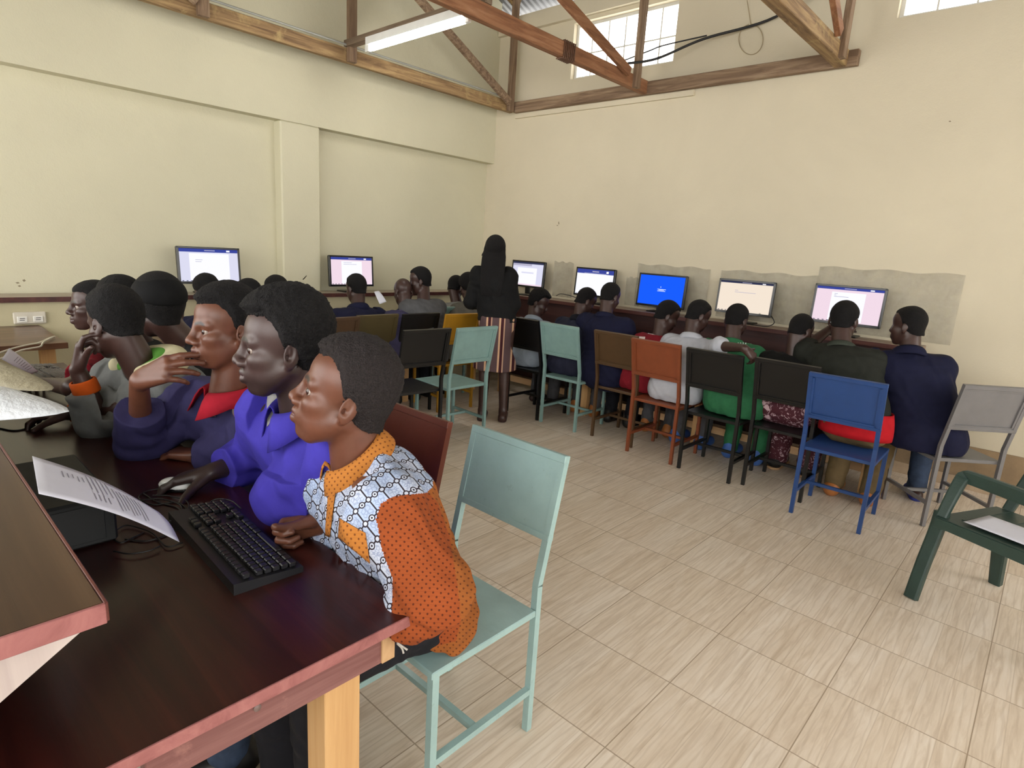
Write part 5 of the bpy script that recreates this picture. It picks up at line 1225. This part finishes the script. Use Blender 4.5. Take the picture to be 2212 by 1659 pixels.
gable(871, 632, -3.20, 868, -2.98, 'bald person in dusky purple shirt looking down', PUN, hd=(-.9, .25, -.45), hair=None, seed=25, collar=NAVY, sw=.165)
gable(908, 608, -3.16, 925, -2.95, 'person in dark grey jacket leaning toward the bald one', DGJ, hd=(-.7, -.6, -.2), seed=26, sw=.17, hair=dict(th=.012, curl=.001))
gable(984, 622, -3.55, 985, -3.25, 'person in light grey hooded top by the room corner, head lowered', LGH, hd=(-.3, .8, -.5), seed=27, sw=.16)
gable(1012, 622, -3.35, 990, -3.02, 'person with rounded afro and taupe jacket beside the standing woman', TAU, hd=(-.7, .4, -.4), hair=dict(th=.026, top=.014, curl=.002), seed=28, sw=.165)
# ---------------------------------------------------------------- back row, facing the wall
FY = V3(0, 1, 0)
def back(px, py, y, ppx, py_y, label, top, hd=(0, 1, -.35), hair=dict(th=.008, curl=.001), **k):
    head = at(px, py, 1, y); pel = solve(ppx, 0, V3(0, py_y, .56))
    return person(dict(dict(label=label, group='people at the back wall desk', head=head, hdir=V3(*hd), skin='d', h=.0062, pel=pel, face=FY, top=top, bottom=DKT, hair=hair, shoe=BLS), **k))
back(1163, 655, 2.64, 1134, 2.42, 'person in pale blue shirt, face turned right', PBL, hd=(.75, .5, -.4), hair=dict(th=.018, top=.008, curl=.003), collar=PBL, sw=.165, seed=31, hemz=.445, bottom=GRT, shoe=None, legs=True)
back(1264, 652, 2.68, 1228, 2.45, 'person in dark striped jacket tilting the head right', NAV2, hd=(.35, .75, -.55), collar=C_('dark_collar', (24, 24, 34)), collar_h=.055, sw=.19, seed=32, hemz=.445, bottom=GRT, shoe=LEA)
b3 = back(1317, 643, 2.62, 1305, 2.42, 'person in long navy coat hanging down to the shins', NAVY, hd=(.05, .9, -.45), sw=.20, seed=33, hemz=.16, hemflare=.15, ease=.024, collar=NAVY, collar_r=.07)
b4 = back(1440, 684, 2.64, 1392, 2.46, 'person in red T-shirt with a small yellow emblem on the back', REDC, hd=(.6, .65, -.45), sw=.165, seed=34, sleeve=(.6, .6), hemz=.446, hair=dict(th=.012, curl=.001), bottom=GRT, shoe=LEA)
b5 = back(1507, 684, 2.60, 1462, 2.38, 'person in white shirt stretching an arm over the next black chair', WHT, hd=(.45, .75, -.45), sw=.17, seed=35, eR=at(1556, 748, 1, 2.22), wR=at(1608, 752, 1, 2.10), sleeve=('long', 1.02), collar=WHT, collar_r=.068, hemz=.447, hemflare=.145, bottom=GRT, shoe=FLP,
     handR=dict(u=cv(.75, -.62, .0), n=cv(.3, .5, -.8), curl=((40, 45, 25),) * 4), ease=.02)
b6 = back(1590, 694, 2.62, 1588, 2.38, 'person in green overall sitting on a black chair', GRN, hd=(.05, .9, -.4), sw=.18, seed=36, collar=GRN, collar_r=.07, collar_gap=70, hemz=.446, hemflare=.16, ease=.022, bottom=GRN, shoe=FLP)
b7 = back(1728, 716, 2.58, 1700, 2.44, 'person in black top and maroon printed skirt with head bowed', BLKC, hd=(.25, .85, -.5), sw=.165, seed=37, hemz=.66, bottom=m_print('maroon_print'), legname='skirt', tr=.03, hs=.95, hair=dict(th=.006, curl=.0), shoe=BLS, sole=SOLE)
b8 = back(1822, 694, 2.58, 1848, 2.30, 'person in olive-black shirt and khaki trousers with a red waistband showing', OLB, hd=(-.02, .95, -.25), hs=1.04, sw=.20, seed=38, hemz=.645, bottom=KHA, eL=at(1752, 742, 1, 2.60), wL=at(1800, 705, 1, 2.74), sleeve=(.75, .75), collar=C_('grey_green_collar', (70, 76, 66)), collar_r=.066, collar_gap=70, collar_h=.035, shoe=LEA, shoe_h=.018, tuck=.16, ease=.02, tr=.016)
b9 = back(1962, 706, 2.66, 1998, 2.58, 'person in navy coat sitting on the grey chair at the row end, face turned left', NAVY, hd=(-.92, .30, -.12), sw=.185, seed=39, hemz=.447, hemflare=.155, ease=.02, collar=NAVY, collar_r=.072, collar_h=.055, collar_gap=60, bottom=JEAN, shoe=GRF, shoe_h=.0, face=nrm(V3(-.35, .93, 0)))
# red waistband of the underwear between shirt and trousers
def band(r, z0, z1, rad, dep_, mat, name):
    pel, lat, fc = r['pel'], r['lat'], r['fc']; P = []; n = 40
    for i in range(n + 1):
        a = 2 * PI * i / n; row = []
        for j in range(6):
            z = z0 + (z1 - z0) * j / 5; k = 1 + .10 * math.sin(PI * (1 - j / 5) * .6); row.append(V3(pel[0], pel[1], z) + lat * math.cos(a) * rad * k + fc * math.sin(a) * dep_ * k)
        P.append(row)
    mb = MB(); mb.grid(P, .003); return mb_build_child(mb, name, mat, r['body'], np.array(r['base']))
band(b8, .505, .67, .188, .130, C_('red_jersey', (206, 26, 38)), 'underwear')
# emblem and print on the red T-shirt, lettering on the green overall
drape(b4, ((1408, 703), (1420, 705), (1421, 716), (1409, 714)), .003, 'emblem', plain('yellow_print', (206, 190, 104), .7), 6)
drape(b4, ((1400, 716), (1417, 719), (1416, 724), (1399, 721)), .003, 'print', plain('white_print', (220, 206, 206), .7), 6)
drape(b4, ((1381, 727), (1394, 728), (1393, 733), (1380, 731)), .003, 'print', plain('white_print', (220, 206, 206), .7), 6)
for i in range(6): drape(b6, ((1593 + i * 5.4, 739 - .2 * i), (1596 + i * 5.4, 739 - .2 * i), (1596 + i * 5.4, 744 - .2 * i), (1593 + i * 5.4, 744 - .2 * i)), .003, 'lettering', plain('pale_print', (176, 200, 184), .7), 2)
drape(b7, ((1680, 746), (1722, 743), (1722, 745.5), (1680, 748.5)), .003, 'piping', plain('white_piping', (206, 206, 200), .6), 8)
# ---------------------------------------------------------------- the standing woman
def woman():
    base = at(1062, 905, 2, 0); fc = nrm(V3(-.62, .78, 0)); lat = nrm(np.cross(UP, fc)); pel = V3(base[0], base[1], .90)
    head = solve(1070, 0, V3(base[0], base[1], 1.475)); head = pel * V3(1, 1, 0) + V3(0, 0, 1.475) + fc * .03
    head = solve(1070, 0, head)
    nb = V3(head[0], head[1], 1.325) - fc * .02
    r = person(dict(label='standing woman with long black braids, black jacket and striped skirt', head=head, hdir=nrm(fc + V3(0, 0, -.12)), hs=.94, skin='d', h=.0058, pel=pel, face=fc, nb=nb, sw=.125, drop=.055, td=.085, tw=.062, top=BLKC, topname='jacket', hemz=.885, ease=.018, hem=.12,
        hL=pel + lat * .085 - UP * .03, hR=pel - lat * .085 - UP * .03, kL=pel + lat * .085 - UP * .42 + fc * .02, kR=pel - lat * .085 - UP * .42 + fc * .02, aL=V3(*(pel + lat * .085 - fc * .04)[:2], .085), aR=V3(*(pel - lat * .10 - fc * .02)[:2], .085),
        eL=nb + lat * .185 - UP * .29 - fc * .02, eR=nb - lat * .185 - UP * .29 - fc * .02, wL=nb + lat * .08 - UP * .33 + fc * .20, wR=nb - lat * .08 - UP * .31 + fc * .22, legs=False, hair=None, shoe=plain('brown_flat_shoe', (52, 28, 26), .4), shoe_h=-.005, seed=41, collar=None))
    F = Fld(r['lo'], r['hi'], .006); F.cone(pel - lat * .05, pel + lat * .05, .108, .108); F.cone(pel - UP * .42 - lat * .05, pel - UP * .42 + lat * .05, .135, .135, 0); F.cone(pel - UP * .08, pel - UP * .42, .135, .15, .08)
    F.plane(pel - UP * .435, -UP, .004); F.plane(pel + UP * .03, UP, .004); F.ripple(.004, 18, 3, 1.2); F.build('skirt', m_stripes('striped_skirt'), r['body'])
    # braids: cap of hair and many hanging plaits
    o, M, s = r['o'], r['M'], r['sc']; F = Fld(o - V3(.4, .4, .66), o + V3(.3, .3, .2), .006)
    F.ell(o + M @ V3(-.02, 0, .045) * s, M, V3(.110, .094, .105) * s); back_ = -fc
    for i in range(26):
        u = -1 + 2 * i / 25; a = o + M @ V3(-.075 + .03 * abs(u), .082 * u, .05) * s
        P = curve_pts([a, o + back_ * (.118 - .02 * abs(u)) + lat * .092 * u - UP * .07, o + back_ * (.135) + lat * (.090 * u) - UP * .19, o + back_ * (.160) + lat * (.084 * u) - UP * .32, o + back_ * (.150) + lat * (.062 * u) - UP * .45, o + back_ * (.150) + lat * (.034 * u) - UP * (.57 + .04 * math.sin(i * 2.1))], 4)
        for j in range(len(P) - 1): F.cone(P[j], P[j + 1], .0115 + .0012 * math.sin(j * 2.4 + i), .0115 + .0012 * math.sin((j + 1) * 2.4 + i), .002)
    P = curve_pts([o + lat * .085 + UP * .02 - fc * .02, o + lat * .12 - UP * .05, o + lat * .155 - UP * .10, o + lat * .14 - UP * .15], 5)
    for j in range(len(P) - 1): F.cone(P[j], P[j + 1], .006, .006, .002)
    F.plane(o + M @ V3(.02, 0, .0), M @ V3(1, 0, -.35), .01); F.build('braids', MAT_HAIR, r['body'])
    return r
woman()
